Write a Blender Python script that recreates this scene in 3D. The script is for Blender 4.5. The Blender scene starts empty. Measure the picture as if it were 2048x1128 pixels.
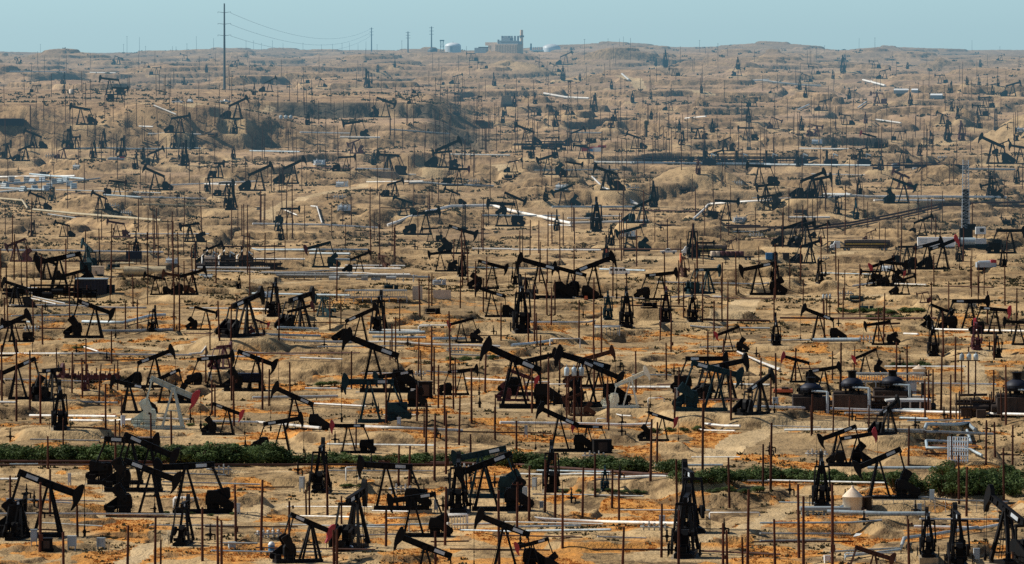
import bpy, math, random
import numpy as np
from mathutils import Matrix, Vector
random.seed(7)
RNG = np.random.default_rng(11)
scene = bpy.context.scene
COL = scene.collection
R = math.radians

# ------------------------------------------------------------------ camera
F = 11700.0                       # focal length in pixels of a 2048 px wide frame
CXP, CYP, YH = 1024.0, 564.0, 60.0
PITCH = math.atan((CYP - YH) / F)
cam_d = bpy.data.cameras.new('camera')
cam = bpy.data.objects.new('camera', cam_d); COL.objects.link(cam)
cam_d.sensor_width = 36.0
cam_d.lens = 36.0 * F / 2048.0
cam_d.clip_start = 5.0; cam_d.clip_end = 40000.0
cam.rotation_euler = (math.pi / 2 - PITCH, 0, 0)
scene.camera = cam
FWD = np.array([0, math.cos(PITCH), -math.sin(PITCH)])
UP = np.array([0, math.sin(PITCH), math.cos(PITCH)])

def ray(px, py):
    d = np.array([1.0, 0, 0]) * ((px - CXP) / F) - UP * ((py - CYP) / F) + FWD
    return d

# ------------------------------------------------------------------ render settings, light
scene.view_settings.view_transform = 'Standard'
scene.view_settings.look = 'None'
scene.view_settings.exposure = 0.0
scene.view_settings.gamma = 1.0
scene.render.engine = 'CYCLES'
scene.cycles.max_bounces = 3
scene.cycles.diffuse_bounces = 2
scene.cycles.glossy_bounces = 2
scene.cycles.use_denoising = False
scene.render.film_transparent = False

SUN_EL, SUN_AZ = R(40), R(-76)      # azimuth from +Y towards +X: the sun stands to the left
world = bpy.data.worlds.new('World'); scene.world = world
world.use_nodes = True
wn = world.node_tree; wn.nodes.clear()
sky = wn.nodes.new('ShaderNodeTexSky'); sky.sky_type = 'NISHITA'; sky.sun_disc = False
sky.sun_elevation = SUN_EL; sky.sun_rotation = SUN_AZ
sky.air_density = 1.0; sky.dust_density = 0.6; sky.ozone_density = 2.0; sky.altitude = 200
bg = wn.nodes.new('ShaderNodeBackground'); bg.inputs['Strength'].default_value = SKY_STRENGTH = 0.06
tint = wn.nodes.new('ShaderNodeMix'); tint.data_type = 'RGBA'; tint.blend_type = 'MULTIPLY'
tint.inputs['Factor'].default_value = 1.0
tc = wn.nodes.new('ShaderNodeTexCoord'); sz = wn.nodes.new('ShaderNodeSeparateXYZ'); mr = wn.nodes.new('ShaderNodeMapRange')
wn.links.new(tc.outputs['Generated'], sz.inputs[0]); wn.links.new(sz.outputs['Z'], mr.inputs['Value'])
mr.inputs['From Min'].default_value = 0.0; mr.inputs['From Max'].default_value = 0.16
tg = wn.nodes.new('ShaderNodeMix'); tg.data_type = 'RGBA'
tg.inputs['A'].default_value = (1.44, 2.28, 3.34, 1)      # pale blue band of air along the horizon
tg.inputs['B'].default_value = (0.95, 1.0, 1.05, 1)
wn.links.new(mr.outputs[0], tg.inputs['Factor']); wn.links.new(tg.outputs['Result'], tint.inputs['B'])
wo = wn.nodes.new('ShaderNodeOutputWorld')
wn.links.new(sky.outputs[0], tint.inputs['A'])
wn.links.new(tint.outputs['Result'], bg.inputs['Color'])
wn.links.new(bg.outputs[0], wo.inputs[0])
sun_d = bpy.data.lights.new('sun', 'SUN'); sun_d.energy = 5.0; sun_d.angle = R(0.5); sun_d.color = (1.0, 0.95, 0.85)
sun = bpy.data.objects.new('sun', sun_d); COL.objects.link(sun)
sdir = Vector((math.sin(SUN_AZ) * math.cos(SUN_EL), math.cos(SUN_AZ) * math.cos(SUN_EL), math.sin(SUN_EL)))
sun.rotation_euler = sdir.to_track_quat('Z', 'Y').to_euler()

# ------------------------------------------------------------------ materials (all procedural)
HAZE_PAINT = bpy.data.node_groups.new('painted_haze', 'ShaderNodeTree')
HAZE_PAINT.interface.new_socket('Shader', in_out='INPUT', socket_type='NodeSocketShader')
HAZE_PAINT.interface.new_socket('Shader', in_out='OUTPUT', socket_type='NodeSocketShader')
_n = HAZE_PAINT.nodes; _l = HAZE_PAINT.links
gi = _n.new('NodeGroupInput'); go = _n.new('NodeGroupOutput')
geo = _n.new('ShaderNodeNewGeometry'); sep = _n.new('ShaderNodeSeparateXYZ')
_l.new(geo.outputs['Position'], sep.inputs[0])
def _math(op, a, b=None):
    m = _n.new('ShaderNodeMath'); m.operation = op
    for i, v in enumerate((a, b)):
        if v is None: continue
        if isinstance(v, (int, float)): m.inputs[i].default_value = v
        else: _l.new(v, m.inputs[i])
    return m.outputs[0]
hz = _math('SUBTRACT', sep.outputs['Y'], 1750.0)      # valley haze painted as surface glow, stronger with distance up the field
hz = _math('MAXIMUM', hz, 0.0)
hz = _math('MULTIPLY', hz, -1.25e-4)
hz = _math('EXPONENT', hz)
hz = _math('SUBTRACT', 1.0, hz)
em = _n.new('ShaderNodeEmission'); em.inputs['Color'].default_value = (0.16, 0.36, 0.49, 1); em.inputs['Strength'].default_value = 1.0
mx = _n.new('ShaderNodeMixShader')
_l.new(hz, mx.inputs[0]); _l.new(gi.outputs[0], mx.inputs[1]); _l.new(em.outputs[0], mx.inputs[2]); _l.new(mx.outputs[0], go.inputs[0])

class NT:
    """small helper around a material's node tree"""
    def __init__(s, name):
        s.m = bpy.data.materials.new(name); s.m.use_nodes = True
        s.t = s.m.node_tree; s.t.nodes.clear()
    def n(s, typ, **kw):
        nd = s.t.nodes.new(typ)
        for k, v in kw.items(): setattr(nd, k, v)
        return nd
    def set(s, sock, v):
        if hasattr(v, 'is_output'): s.t.links.new(v, sock)
        elif v is not None: sock.default_value = v
    def math(s, op, a, b=None, clamp=False):
        m = s.n('ShaderNodeMath', operation=op, use_clamp=clamp)
        s.set(m.inputs[0], a)
        if b is not None: s.set(m.inputs[1], b)
        return m.outputs[0]
    def noise(s, vec, scale, detail=3.0, rough=0.55):
        nz = s.n('ShaderNodeTexNoise'); s.set(nz.inputs['Vector'], vec)
        nz.inputs['Scale'].default_value = scale; nz.inputs['Detail'].default_value = detail; nz.inputs['Roughness'].default_value = rough
        return nz.outputs['Fac']
    def ramp(s, fac, lo, hi):
        r = s.n('ShaderNodeMapRange', interpolation_type='SMOOTHSTEP')
        s.set(r.inputs['Value'], fac); r.inputs['From Min'].default_value = lo; r.inputs['From Max'].default_value = hi
        return r.outputs[0]
    def mix(s, fac, a, b, blend='MIX'):
        m = s.n('ShaderNodeMix', data_type='RGBA', blend_type=blend)
        s.set(m.inputs['Factor'], fac); s.set(m.inputs['A'], a); s.set(m.inputs['B'], b)
        return m.outputs['Result']
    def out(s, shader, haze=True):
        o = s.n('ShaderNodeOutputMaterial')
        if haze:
            g = s.n('ShaderNodeGroup'); g.node_tree = HAZE_PAINT
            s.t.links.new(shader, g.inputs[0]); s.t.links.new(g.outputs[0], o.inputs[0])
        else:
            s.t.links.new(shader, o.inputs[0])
        return s.m
    def bsdf(s, col, rough=0.6, metal=0.0, normal=None, spec=0.5):
        b = s.n('ShaderNodeBsdfPrincipled')
        s.set(b.inputs['Base Color'], col); s.set(b.inputs['Roughness'], rough); b.inputs['Metallic'].default_value = metal
        b.inputs['Specular IOR Level'].default_value = spec
        if normal is not None: s.t.links.new(normal, b.inputs['Normal'])
        return b.outputs[0]

def c4(c): return (c[0], c[1], c[2], 1.0)
def paint(name, col, dirt=None, rough=0.55, metal=0.0, scale=1.3, amt=0.6, spec=0.5):
    """weathered paint / metal: base colour broken up by grime and streaks in world space"""
    t = NT(name); g = t.n('ShaderNodeNewGeometry'); pos = g.outputs['Position']
    oi = t.n('ShaderNodeObjectInfo')
    n1 = t.noise(pos, scale, 4.0, 0.6)
    mp = t.n('ShaderNodeMapping'); t.t.links.new(pos, mp.inputs[0]); mp.inputs['Scale'].default_value = (2.6, 2.6, 0.35)
    n2 = t.noise(mp.outputs[0], 1.0, 3.0, 0.6)
    f = t.math('MULTIPLY', t.ramp(t.math('ADD', t.math('MULTIPLY', n1, 0.5), t.math('MULTIPLY', n2, 0.5)), 0.42, 0.66), amt)
    dirt = dirt or tuple(x * 0.45 for x in col)
    c = t.mix(f, c4(col), c4(dirt))
    v = t.n('ShaderNodeHueSaturation'); t.t.links.new(c, v.inputs['Color'])
    t.set(v.inputs['Value'], t.math('ADD', t.math('MULTIPLY', oi.outputs['Random'], 0.5), 0.75))
    r = t.math('ADD', t.math('MULTIPLY', n1, 0.3), rough - 0.15)
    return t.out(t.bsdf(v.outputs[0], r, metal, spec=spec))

M = {}
M['dark'] = paint('dark_oilfield_paint', (0.0065, 0.0075, 0.009), (0.014, 0.008, 0.005), 0.65, 0, 1.0, 0.6, 0.12)
M['teal'] = paint('dark_teal_paint', (0.006, 0.030, 0.038), (0.005, 0.010, 0.011), 0.6, 0, 1.0, 0.6, 0.2)
M['rust'] = paint('rusty_brown_steel', (0.085, 0.036, 0.022), (0.03, 0.016, 0.012), 0.8, 0, 1.2, 0.7, 0.2)
M['maroon'] = paint('maroon_paint', (0.085, 0.020, 0.024), (0.03, 0.014, 0.012), 0.6, 0, 1.2, 0.6, 0.3)
M['red'] = paint('red_paint', (0.42, 0.022, 0.030), (0.16, 0.02, 0.02), 0.5, 0, 1.0, 0.5)
M['silver'] = paint('pale_grey_green_paint', (0.50, 0.54, 0.47), (0.30, 0.31, 0.26), 0.5, 0.0, 0.5, 0.5)
M['cream'] = paint('cream_paint', (0.97, 0.92, 0.72), (0.75, 0.66, 0.46), 0.6, 0, 0.4, 0.3)
M['plate'] = paint('pale_sign_plate', (0.50, 0.55, 0.58), (0.28, 0.30, 0.31), 0.5, 0, 0.5, 0.5)
M['concrete'] = paint('dusty_concrete', (0.36, 0.29, 0.20), (0.20, 0.15, 0.10), 0.9, 0, 0.6, 0.7, 0.2)
M['pole'] = paint('weathered_brown_wood', (0.080, 0.029, 0.017), (0.024, 0.011, 0.008), 0.85, 0, 0.8, 0.7, 0.15)
M['greypole'] = paint('grey_galvanised_steel', (0.10, 0.11, 0.11), (0.05, 0.05, 0.05), 0.6, 0.3, 0.8, 0.5)
M['white'] = paint('white_pipe_cladding', (0.78, 0.75, 0.69), (0.46, 0.38, 0.28), 0.45, 0.0, 0.35, 0.75)
M['lightgrey'] = paint('light_grey_cladding', (0.46, 0.47, 0.45), (0.24, 0.21, 0.17), 0.5, 0.0, 0.4, 0.8)
M['bluegrey'] = paint('blue_grey_pipe', (0.42, 0.50, 0.53), (0.16, 0.17, 0.17), 0.45, 0.0, 0.4, 0.7)
M['sandpipe'] = paint('dusty_yellow_pipe', (0.58, 0.47, 0.28), (0.33, 0.24, 0.14), 0.6, 0.0, 0.4, 0.7)
M['rustpipe'] = paint('rusted_line_pipe', (0.075, 0.034, 0.024), (0.03, 0.018, 0.014), 0.8, 0.0, 0.5, 0.7, 0.2)
M['tan'] = paint('tan_tank_paint', (0.72, 0.57, 0.42), (0.50, 0.37, 0.25), 0.7, 0, 0.5, 0.6)
M['planttan'] = paint('warm_tan_cladding', (0.80, 0.58, 0.41), (0.58, 0.42, 0.30), 0.8, 0, 0.1, 0.5)
M['whitepaint'] = paint('white_paint', (0.80, 0.80, 0.78), (0.55, 0.52, 0.46), 0.4, 0, 0.5, 0.4)
M['navy'] = paint('dark_navy_steel', (0.010, 0.014, 0.030), (0.012, 0.012, 0.014), 0.6, 0, 0.6, 0.6, 0.3)
M['brownbox'] = paint('brown_boiler_steel', (0.060, 0.040, 0.030), (0.022, 0.018, 0.016), 0.7, 0, 0.6, 0.7, 0.3)
M['cabinet'] = paint('grey_cabinet_paint', (0.34, 0.39, 0.41), (0.22, 0.24, 0.24), 0.5, 0, 0.8, 0.5)
M['yellow'] = paint('yellow_paint', (0.62, 0.42, 0.04), (0.3, 0.2, 0.05), 0.5, 0, 0.8, 0.5)
M['orange'] = paint('orange_paint', (0.75, 0.16, 0.05), (0.4, 0.1, 0.05), 0.5, 0, 0.8, 0.4)
M['blue'] = paint('blue_paint', (0.03, 0.18, 0.36), (0.03, 0.08, 0.14), 0.5, 0, 0.8, 0.4)
M['glass'] = paint('dark_window_glass', (0.02, 0.03, 0.035), (0.03, 0.03, 0.03), 0.15, 0, 0.8, 0.3)
M['rubber'] = paint('black_rubber', (0.018, 0.018, 0.018), (0.05, 0.04, 0.03), 0.85, 0, 0.8, 0.4, 0.2)
M['wire'] = paint('overhead_wire', (0.26, 0.32, 0.34), (0.2, 0.24, 0.26), 0.6, 0.0, 0.8, 0.3)
M['bark'] = paint('shrub_bark', (0.06, 0.04, 0.025), (0.03, 0.02, 0.015), 0.9, 0, 2.0, 0.5, 0.1)

def leafmat(name, a, b, c, scale=0.35):
    t = NT(name); g = t.n('ShaderNodeNewGeometry'); oi = t.n('ShaderNodeObjectInfo')
    n1 = t.noise(g.outputs['Position'], scale, 3.0); n2 = t.noise(g.outputs['Position'], scale * 7, 2.0)
    col = t.mix(t.ramp(n1, 0.35, 0.65), c4(a), c4(b))
    col = t.mix(t.ramp(n2, 0.55, 0.75), col, c4(c))
    v = t.n('ShaderNodeHueSaturation'); t.t.links.new(col, v.inputs['Color'])
    t.set(v.inputs['Value'], t.math('ADD', t.math('MULTIPLY', oi.outputs['Random'], 0.6), 0.7))
    d = t.bsdf(v.outputs[0], 0.7, 0, spec=0.2)
    tr = t.n('ShaderNodeBsdfTranslucent'); t.t.links.new(v.outputs[0], tr.inputs[0])
    mxs = t.n('ShaderNodeMixShader'); mxs.inputs[0].default_value = 0.25
    t.t.links.new(d, mxs.inputs[1]); t.t.links.new(tr.outputs[0], mxs.inputs[2])
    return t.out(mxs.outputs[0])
M['leaf'] = leafmat('green_leaves', (0.045, 0.075, 0.020), (0.085, 0.125, 0.036), (0.16, 0.19, 0.07))
M['scrub'] = leafmat('olive_scrub', (0.055, 0.054, 0.028), (0.10, 0.085, 0.042), (0.035, 0.040, 0.022), 0.06)
M['dry'] = leafmat('dry_orange_weeds', (0.62, 0.235, 0.045), (0.64, 0.33, 0.10), (0.46, 0.17, 0.04), 0.10)

# ------------------------------------------------------------------ mesh helper
class MB:
    def __init__(s): s.v = []; s.f = []; s.sm = []
    def add(s, vs, fs, smooth=False):
        o = len(s.v); s.v += [tuple(v) for v in vs]
        s.f += [tuple(i + o for i in f) for f in fs]; s.sm += [smooth] * len(fs)
        return s
    def box(s, c, d, rz=0.0, bevel=0):
        x, y, z = d[0] / 2, d[1] / 2, d[2] / 2
        vs = []
        for sx, sy, sz in ((-1,-1,-1),(1,-1,-1),(1,1,-1),(-1,1,-1),(-1,-1,1),(1,-1,1),(1,1,1),(-1,1,1)):
            a, b = sx * x, sy * y
            vs.append((c[0] + a * math.cos(rz) - b * math.sin(rz), c[1] + a * math.sin(rz) + b * math.cos(rz), c[2] + sz * z))
        return s.add(vs, [(3,2,1,0),(4,5,6,7),(0,1,5,4),(1,2,6,5),(2,3,7,6),(3,0,4,7)])
    def _frame(s, a, b):
        a, b = Vector(a), Vector(b); d = (b - a)
        L = d.length or 1e-6; d = d / L
        ref = Vector((0, 0, 1)) if abs(d.z) < 0.95 else Vector((1, 0, 0))
        x = d.cross(ref).normalized(); y = x.cross(d).normalized()
        return a, b, x, y
    def bar(s, a, b, w, h=None, w2=None, h2=None):
        h = h or w; w2 = w2 or w; h2 = h2 or h
        a, b, x, y = s._frame(a, b)
        vs = [a - x*w/2 - y*h/2, a + x*w/2 - y*h/2, a + x*w/2 + y*h/2, a - x*w/2 + y*h/2,
              b - x*w2/2 - y*h2/2, b + x*w2/2 - y*h2/2, b + x*w2/2 + y*h2/2, b - x*w2/2 + y*h2/2]
        return s.add(vs, [(3,2,1,0),(4,5,6,7),(0,1,5,4),(1,2,6,5),(2,3,7,6),(3,0,4,7)])
    def tube(s, a, b, r, r2=None, n=8, caps=True):
        r2 = r if r2 is None else r2
        a, b, x, y = s._frame(a, b); vs = []
        for p, rr in ((a, r), (b, r2)):
            for i in range(n):
                t = 2 * math.pi * i / n; vs.append(p + x * rr * math.cos(t) + y * rr * math.sin(t))
        s.add(vs, [(i, (i + 1) % n, n + (i + 1) % n, n + i) for i in range(n)], True)
        if caps: s.add(vs, [tuple(range(n - 1, -1, -1)), tuple(range(n, 2 * n))])
        return s
    def lathe(s, c, prof, n=20):
        vs = []
        for r, z in prof:
            for i in range(n):
                t = 2 * math.pi * i / n; vs.append((c[0] + r * math.cos(t), c[1] + r * math.sin(t), c[2] + z))
        fs = []
        for k in range(len(prof) - 1):
            for i in range(n):
                fs.append((k*n + i, k*n + (i+1) % n, (k+1)*n + (i+1) % n, (k+1)*n + i))
        s.add(vs, fs, True)
        s.add(vs[:n], [tuple(range(n - 1, -1, -1))]); s.add(vs[-n:], [tuple(range(n))])
        return s
    def prism(s, poly, y0, y1):
        """polygon in the xz plane extruded along y"""
        n = len(poly)
        vs = [(p[0], y0, p[1]) for p in poly] + [(p[0], y1, p[1]) for p in poly]
        fs = [(i, (i + 1) % n, n + (i + 1) % n, n + i) for i in range(n)]
        fs += [tuple(range(n - 1, -1, -1)), tuple(range(n, 2 * n))]
        return s.add(vs, fs)
    def path(s, pts, r, n=8):
        """swept tube with mitred corners"""
        pts = [Vector(p) for p in pts]; rings = []
        for i, p in enumerate(pts):
            d = (pts[min(i + 1, len(pts) - 1)] - pts[max(i - 1, 0)]).normalized()
            ref = Vector((0, 0, 1)) if abs(d.z) < 0.9 else Vector((1, 0, 0))
            x = d.cross(ref).normalized(); y = x.cross(d).normalized()
            rings.append([p + x * r * math.cos(2*math.pi*k/n) + y * r * math.sin(2*math.pi*k/n) for k in range(n)])
        vs = [v for rg in rings for v in rg]; fs = []
        for i in range(len(rings) - 1):
            for k in range(n): fs.append((i*n + k, i*n + (k+1) % n, (i+1)*n + (k+1) % n, (i+1)*n + k))
        s.add(vs, fs, True); s.add(vs, [tuple(range(n - 1, -1, -1)), tuple(range((len(rings)-1)*n, len(rings)*n))])
        return s
    def mesh(s, name, mat):
        me = bpy.data.meshes.new(name); me.from_pydata(s.v, [], s.f)
        me.polygons.foreach_set('use_smooth', s.sm)
        me.materials.append(M[mat] if isinstance(mat, str) else mat); me.update()
        return me
    def build(s, name, mat, parent=None, loc=None):
        return link(name, s.mesh(name, mat), parent, loc)

def link(name, me, parent=None, loc=None):
    o = bpy.data.objects.new(name, me); COL.objects.link(o)
    if parent is not None: o.parent = parent
    if loc is not None: o.location = loc
    return o
def empty(name, loc, rz=0.0, sc=1.0):
    o = bpy.data.objects.new(name, None); COL.objects.link(o)
    o.location = loc; o.rotation_euler = (0, 0, rz); o.scale = (sc, sc, sc); o.empty_display_size = 0.5
    return o
THINGS = []          # (object, px, py, noun, describer) - labels are written once everything stands
def tag(o, label, cat, group=None):
    o['label'] = label; o['category'] = cat
    if group: o['group'] = group
    return o

def big_mesh(name, verts, faces, mat, smooth=True):
    """numpy arrays of quads (n,4) -> mesh"""
    me = bpy.data.meshes.new(name); nv, nf = len(verts), len(faces); k = faces.shape[1]
    me.vertices.add(nv); me.vertices.foreach_set('co', verts.astype(np.float32).ravel())
    me.loops.add(nf * k); me.loops.foreach_set('vertex_index', faces.astype(np.int32).ravel())
    me.polygons.add(nf); me.polygons.foreach_set('loop_start', np.arange(0, nf * k, k, dtype=np.int32))
    me.polygons.foreach_set('use_smooth', np.full(nf, smooth))
    me.update(calc_edges=True); me.materials.append(M[mat] if isinstance(mat, str) else mat)
    return me
# ------------------------------------------------------------------ terrain: one height field from the near flat to behind the ridge
NR, NC = 2300, 820
T0, T1 = -0.135, 0.135
YS = np.geomspace(600.0, 9800.0, NR)
TS = np.linspace(T0, T1, NC)
YG = np.repeat(YS[:, None], NC, 1)
XG = YG * TS[None, :]
_perm = np.random.default_rng(3).permutation(1024)
_ang = np.random.default_rng(4).random(1024) * 2 * np.pi
_gx, _gy = np.cos(_ang), np.sin(_ang)
def perlin(x, y, seed=0):
    x = x + seed * 37.17; y = y + seed * 91.73
    xi = np.floor(x).astype(np.int64); yi = np.floor(y).astype(np.int64)
    xf = x - xi; yf = y - yi
    u = xf*xf*xf*(xf*(xf*6-15)+10); v = yf*yf*yf*(yf*(yf*6-15)+10)
    def g(a, b, dx, dy):
        h = _perm[(_perm[(a) & 1023] + b) & 1023]
        return _gx[h] * dx + _gy[h] * dy
    n00 = g(xi, yi, xf, yf); n10 = g(xi+1, yi, xf-1, yf)
    n01 = g(xi, yi+1, xf, yf-1); n11 = g(xi+1, yi+1, xf-1, yf-1)
    return (n00*(1-u)+n10*u)*(1-v) + (n01*(1-u)+n11*u)*v
def fbm(x, y, oct=3, seed=0):
    s = 0; a = 1.0
    for k in range(oct):
        s = s + a * perlin(x * 2**k, y * 2**k, seed + k * 5); a *= 0.5
    return s
def sst(x, a, b):
    t = np.clip((x - a) / (b - a), 0, 1); return t * t * (3 - 2 * t)

PROF_Y = np.array([500, 800, 1500, 1950, 2127, 2340, 2600, 2925, 3441, 4034, 5087, 6882, 7500, 8200, 9800])
PROF_Z = np.array([-73, -73, -73, -73, -70, -63, -55, -46, -39.5, -36, -31.5, -26.5, -27, -33, -50.0])
def zbase(Y): return np.interp(Y, PROF_Y, PROF_Z)
_yy = np.linspace(700, 6900, 4000); _rr = YH - F * zbase(_yy) / _yy
def y_of_row(row): return float(np.interp(row, _rr[::-1], _yy[::-1]))
def xy_of(px, row):
    Y = y_of_row(row); return (px - CXP) / F * Y, Y

def step_terrace(z, step, sharp=0.66):
    t = z / step; k = np.floor(t); fr = t - k
    return step * (k + sst(fr, sharp, 1.0))

Z = zbase(YG)
PXG = CXP + F * TS[None, :] + 0 * YG            # picture column of every grid vertex (flat-angle approximation)
# rolling relief, growing with distance
amp = np.interp(YG, [700, 1300, 1900, 2500, 3500, 5000, 6600, 7000, 9800], [1.2, 2.4, 3.6, 5.0, 11.0, 17.0, 9.0, 4.0, 3])
n1 = fbm(XG / 150, YG / 260, 3, 1)
Z0 = Z + amp * n1 * 1.25
# far ridge crest follows the photographed skyline
crest_px = np.array([-900, 0, 220, 440, 600, 800, 930, 1050, 1150, 1250, 1350, 1450, 1530, 1610, 1680, 1760, 1900, 2048, 3000])
crest_row = np.array([108, 105, 109, 100, 101, 103, 103, 99, 95, 91, 97, 95, 92, 98, 103, 97, 101, 103, 106])
cz = -(100 + (np.interp(PXG, crest_px, crest_row) - 100) * 1.7 - YH) / F * 6882.0
Z0 = Z0 + (cz + 26.5) * np.exp(-((YG - 6900) / 1100.0) ** 2)
# cut benches and well pads: terraces
w_far = sst(YG, 1900, 2600)
warp = 1.5 * perlin(XG / 45, YG / 70, 9)
tn = step_terrace(Z0 + warp * 0.40, 1.5, 0.95) - warp * 0.40
tf = step_terrace(Z0 + warp * 1.1, 4.6, 0.955) - warp * 1.1
Zt = tn * (1 - w_far) + tf * w_far
wt = 0.86 - 0.42 * sst(YG, 2900, 4200)
Z = (1 - wt) * Z0 + wt * Zt

def rel(px0, row0):
    X0, Y0 = xy_of(px0, row0); return XG - X0, YG - Y0, Y0
edge_n = perlin(XG / 22, YG / 30, 21) + 0.5 * perlin(XG / 8, YG / 10, 22)
# left plateau with a cut face towards the viewer
yf = np.interp(PXG, [-900, 440, 560, 900, 3000], [2650, 2655, 2680, 2690, 2690]) + 10 * edge_n
front = sst(YG, yf, yf + 46); back = 1 - sst(YG, 3120, 3300); side = 1 - sst(PXG + 10 * edge_n, 850, 965)
mask = front * back * side
wr = sst(PXG + 9 * edge_n, 370, 640)                       # right of the power pole the top steps back
yk = 2885 + 9 * edge_n
face_k = sst(YG, yk, yk + 11)
top = (-34.2) * (1 - wr) + (-43.6 + 7.6 * face_k) * wr
Z = Z * (1 - mask) + (top + 0.6 * n1 + 2.2 * sst(YG, 2900, 3100)) * mask
BANK_SHADE = np.exp(-((YG - yk - 5) / 12.0) ** 2) * sst(PXG, 520, 580) * (1 - sst(PXG, 850, 900)) * mask  # shade and oil-stained soil of the bank, painted as one dark band
BANK_SHADE = np.maximum(BANK_SHADE, 0.8 * sst(PXG + 12 * edge_n, 835, 880) * (1 - sst(PXG, 965, 1000)) * sst(YG, 2640, 2680) * (1 - sst(YG, 2860, 2900)) * 0.9)
# benches cut half-way down its face
bx = np.exp(-((PXG - 165) / 75.0) ** 2) * np.exp(-((YG - 2700) / 26.0) ** 2)
Z = Z * (1 - 0.9 * bx) + (-43.5) * 0.9 * bx
# mound behind the plateau edge whose right side lies in shade
def mesa(px0, row0, wpx, dep, h, soft=0.5, rot=0.0):
    if soft < 0.5: soft = min(max(abs(h) * 1.7 / dep, 0.07), 0.5)
    X0, Y0 = xy_of(px0, row0); rx = wpx / 2 / F * Y0; m = max(rx, dep) * 1.3
    r1, r2 = max(np.searchsorted(YS, Y0 - m) - 1, 0), min(np.searchsorted(YS, Y0 + m) + 1, NR)
    ta, tb = (X0 - m) / max(Y0 - m, 500), (X0 + m) / max(Y0 - m, 500)
    if X0 - m > 0: ta = (X0 - m) / (Y0 + m)
    if X0 + m < 0: tb = (X0 + m) / (Y0 + m)
    c1 = int(np.clip((ta - T0) / (T1 - T0) * (NC - 1), 0, NC - 1)); c2 = int(np.clip((tb - T0) / (T1 - T0) * (NC - 1) + 2, 0, NC))
    if c2 <= c1 + 1 or r2 <= r1 + 1: return
    dx, dy = XG[r1:r2, c1:c2] - X0, YG[r1:r2, c1:c2] - Y0
    cr, sr = math.cos(rot), math.sin(rot)
    u, v = dx * cr + dy * sr, -dx * sr + dy * cr
    r = np.sqrt((u / rx) ** 2 + (v / dep) ** 2) + 0.13 * edge_n[r1:r2, c1:c2]
    Z[r1:r2, c1:c2] += h * (1 - sst(r, 1 - soft, 1.0))
mesa(445, 186, 120, 60, 4, 0.7)
mesa(2120, 285, 400, 80, 19, 0.85)
mesa(1045, 150, 200, 150, 8, 0.9)
mesa(830, 325, 210, 45, 7, 0.8)
mesa(1390, 385, 270, 45, 7.5, 0.7); mesa(1060, 372, 170, 30, 3.5, 0.7)
mesa(1552, 134, 60, 90, 10, 0.3); mesa(1420, 150, 260, 160, 7, 0.5); mesa(1250, 165, 250, 120, 5, 0.5)
mesa(1640, 425, 420, 50, 4.0, 0.7); mesa(1750, 320, 260, 60, 6, 0.6); mesa(150, 335, 380, 40, 4, 0.6)
mesa(250, 415, 300, 45, 3.5, 0.6); mesa(720, 430, 260, 40, 3.0, 0.6); mesa(1900, 470, 300, 30, 2.5, 0.7)
mesa(1600, 185, 300, 120, 6, 0.5); mesa(1850, 235, 260, 100, 6, 0.5); mesa(60, 160, 260, 200, 7, 0.5)
mesa(1300, 250, 260, 80, 5, 0.5); mesa(330, 150, 220, 200, 6, 0.5)
mesa(1470, 720, 260, 14, 2.4, 0.8); mesa(1200, 740, 320, 16, 2.2, 0.7); mesa(660, 735, 420, 22, 2.4, 0.7)
mesa(800, 885, 380, 9, 1.5, 0.6); mesa(1380, 895, 300, 8, 1.3, 0.6); mesa(180, 878, 500, 9, 1.6, 0.6)
mesa(1700, 712, 320, 22, 2.0, 0.8); mesa(1680, 905, 200, 8, 1.2, 0.7); mesa(180, 985, 160, 6, 1.2, 0.8)
mesa(780, 612, 380, 20, 2.0, 0.6); mesa(470, 695, 260, 16, 1.8, 0.7); mesa(1340, 583, 220, 18, 2.4, 0.8)
mesa(530, 1012, 60, 5, 1.0, 0.9); mesa(1490, 1075, 120, 5, 0.9, 0.9); mesa(1800, 1040, 70, 3, 0.7, 0.9)
mesa(90, 612, 300, 18, 1.6, 0.7); mesa(1860, 500, 200, 16, 1.8, 0.8)
# graded benches, spoil heaps and shallow cuts everywhere
_rg = random.Random(21)
for k in range(330):
    row0 = 118 + (1120 - 118) * (k + _rg.random()) / 330; px0 = _rg.uniform(-150, 2200); Y0 = y_of_row(row0)
    if px0 < 1000 and 180 < row0 < 305: continue
    if row0 < 190 and k % 2: continue
    sc = np.interp(Y0, [800, 1500, 2500, 4000, 6500], [0.55, 1.0, 1.7, 2.6, 3.4])
    h = _rg.choice((1, 1, 1, -0.8)) * _rg.uniform(0.8, 2.3) * sc
    mesa(px0, row0, _rg.uniform(90, 480), _rg.uniform(9, 26) * sc, h, _rg.uniform(0.10, 0.38), _rg.uniform(-0.5, 0.5))
for k in range(24):          # small dumped heaps
    row0 = _rg.uniform(300, 1110); Y0 = y_of_row(row0); sc = np.interp(Y0, [800, 1500, 2500], [0.5, 0.9, 1.4])
    mesa(_rg.uniform(0, 2048), row0, _rg.uniform(22, 70), _rg.uniform(2.5, 6) * sc, _rg.uniform(0.5, 1.5) * sc, 0.95, _rg.uniform(-0.6, 0.6))
# rills and clods roughen every slope
_sy = np.abs(np.gradient(Z, axis=0) / np.gradient(YG, axis=0)); _sl = sst(_sy, 0.05, 0.3)
Z = Z + _sl * (0.55 * perlin(XG / 2.1, YG / 2.6, 51) + 0.35 * perlin(XG / 0.9, YG / 1.2, 52)) * np.interp(YG, [800, 2000, 4000], [0.7, 1.2, 1.8])
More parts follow.
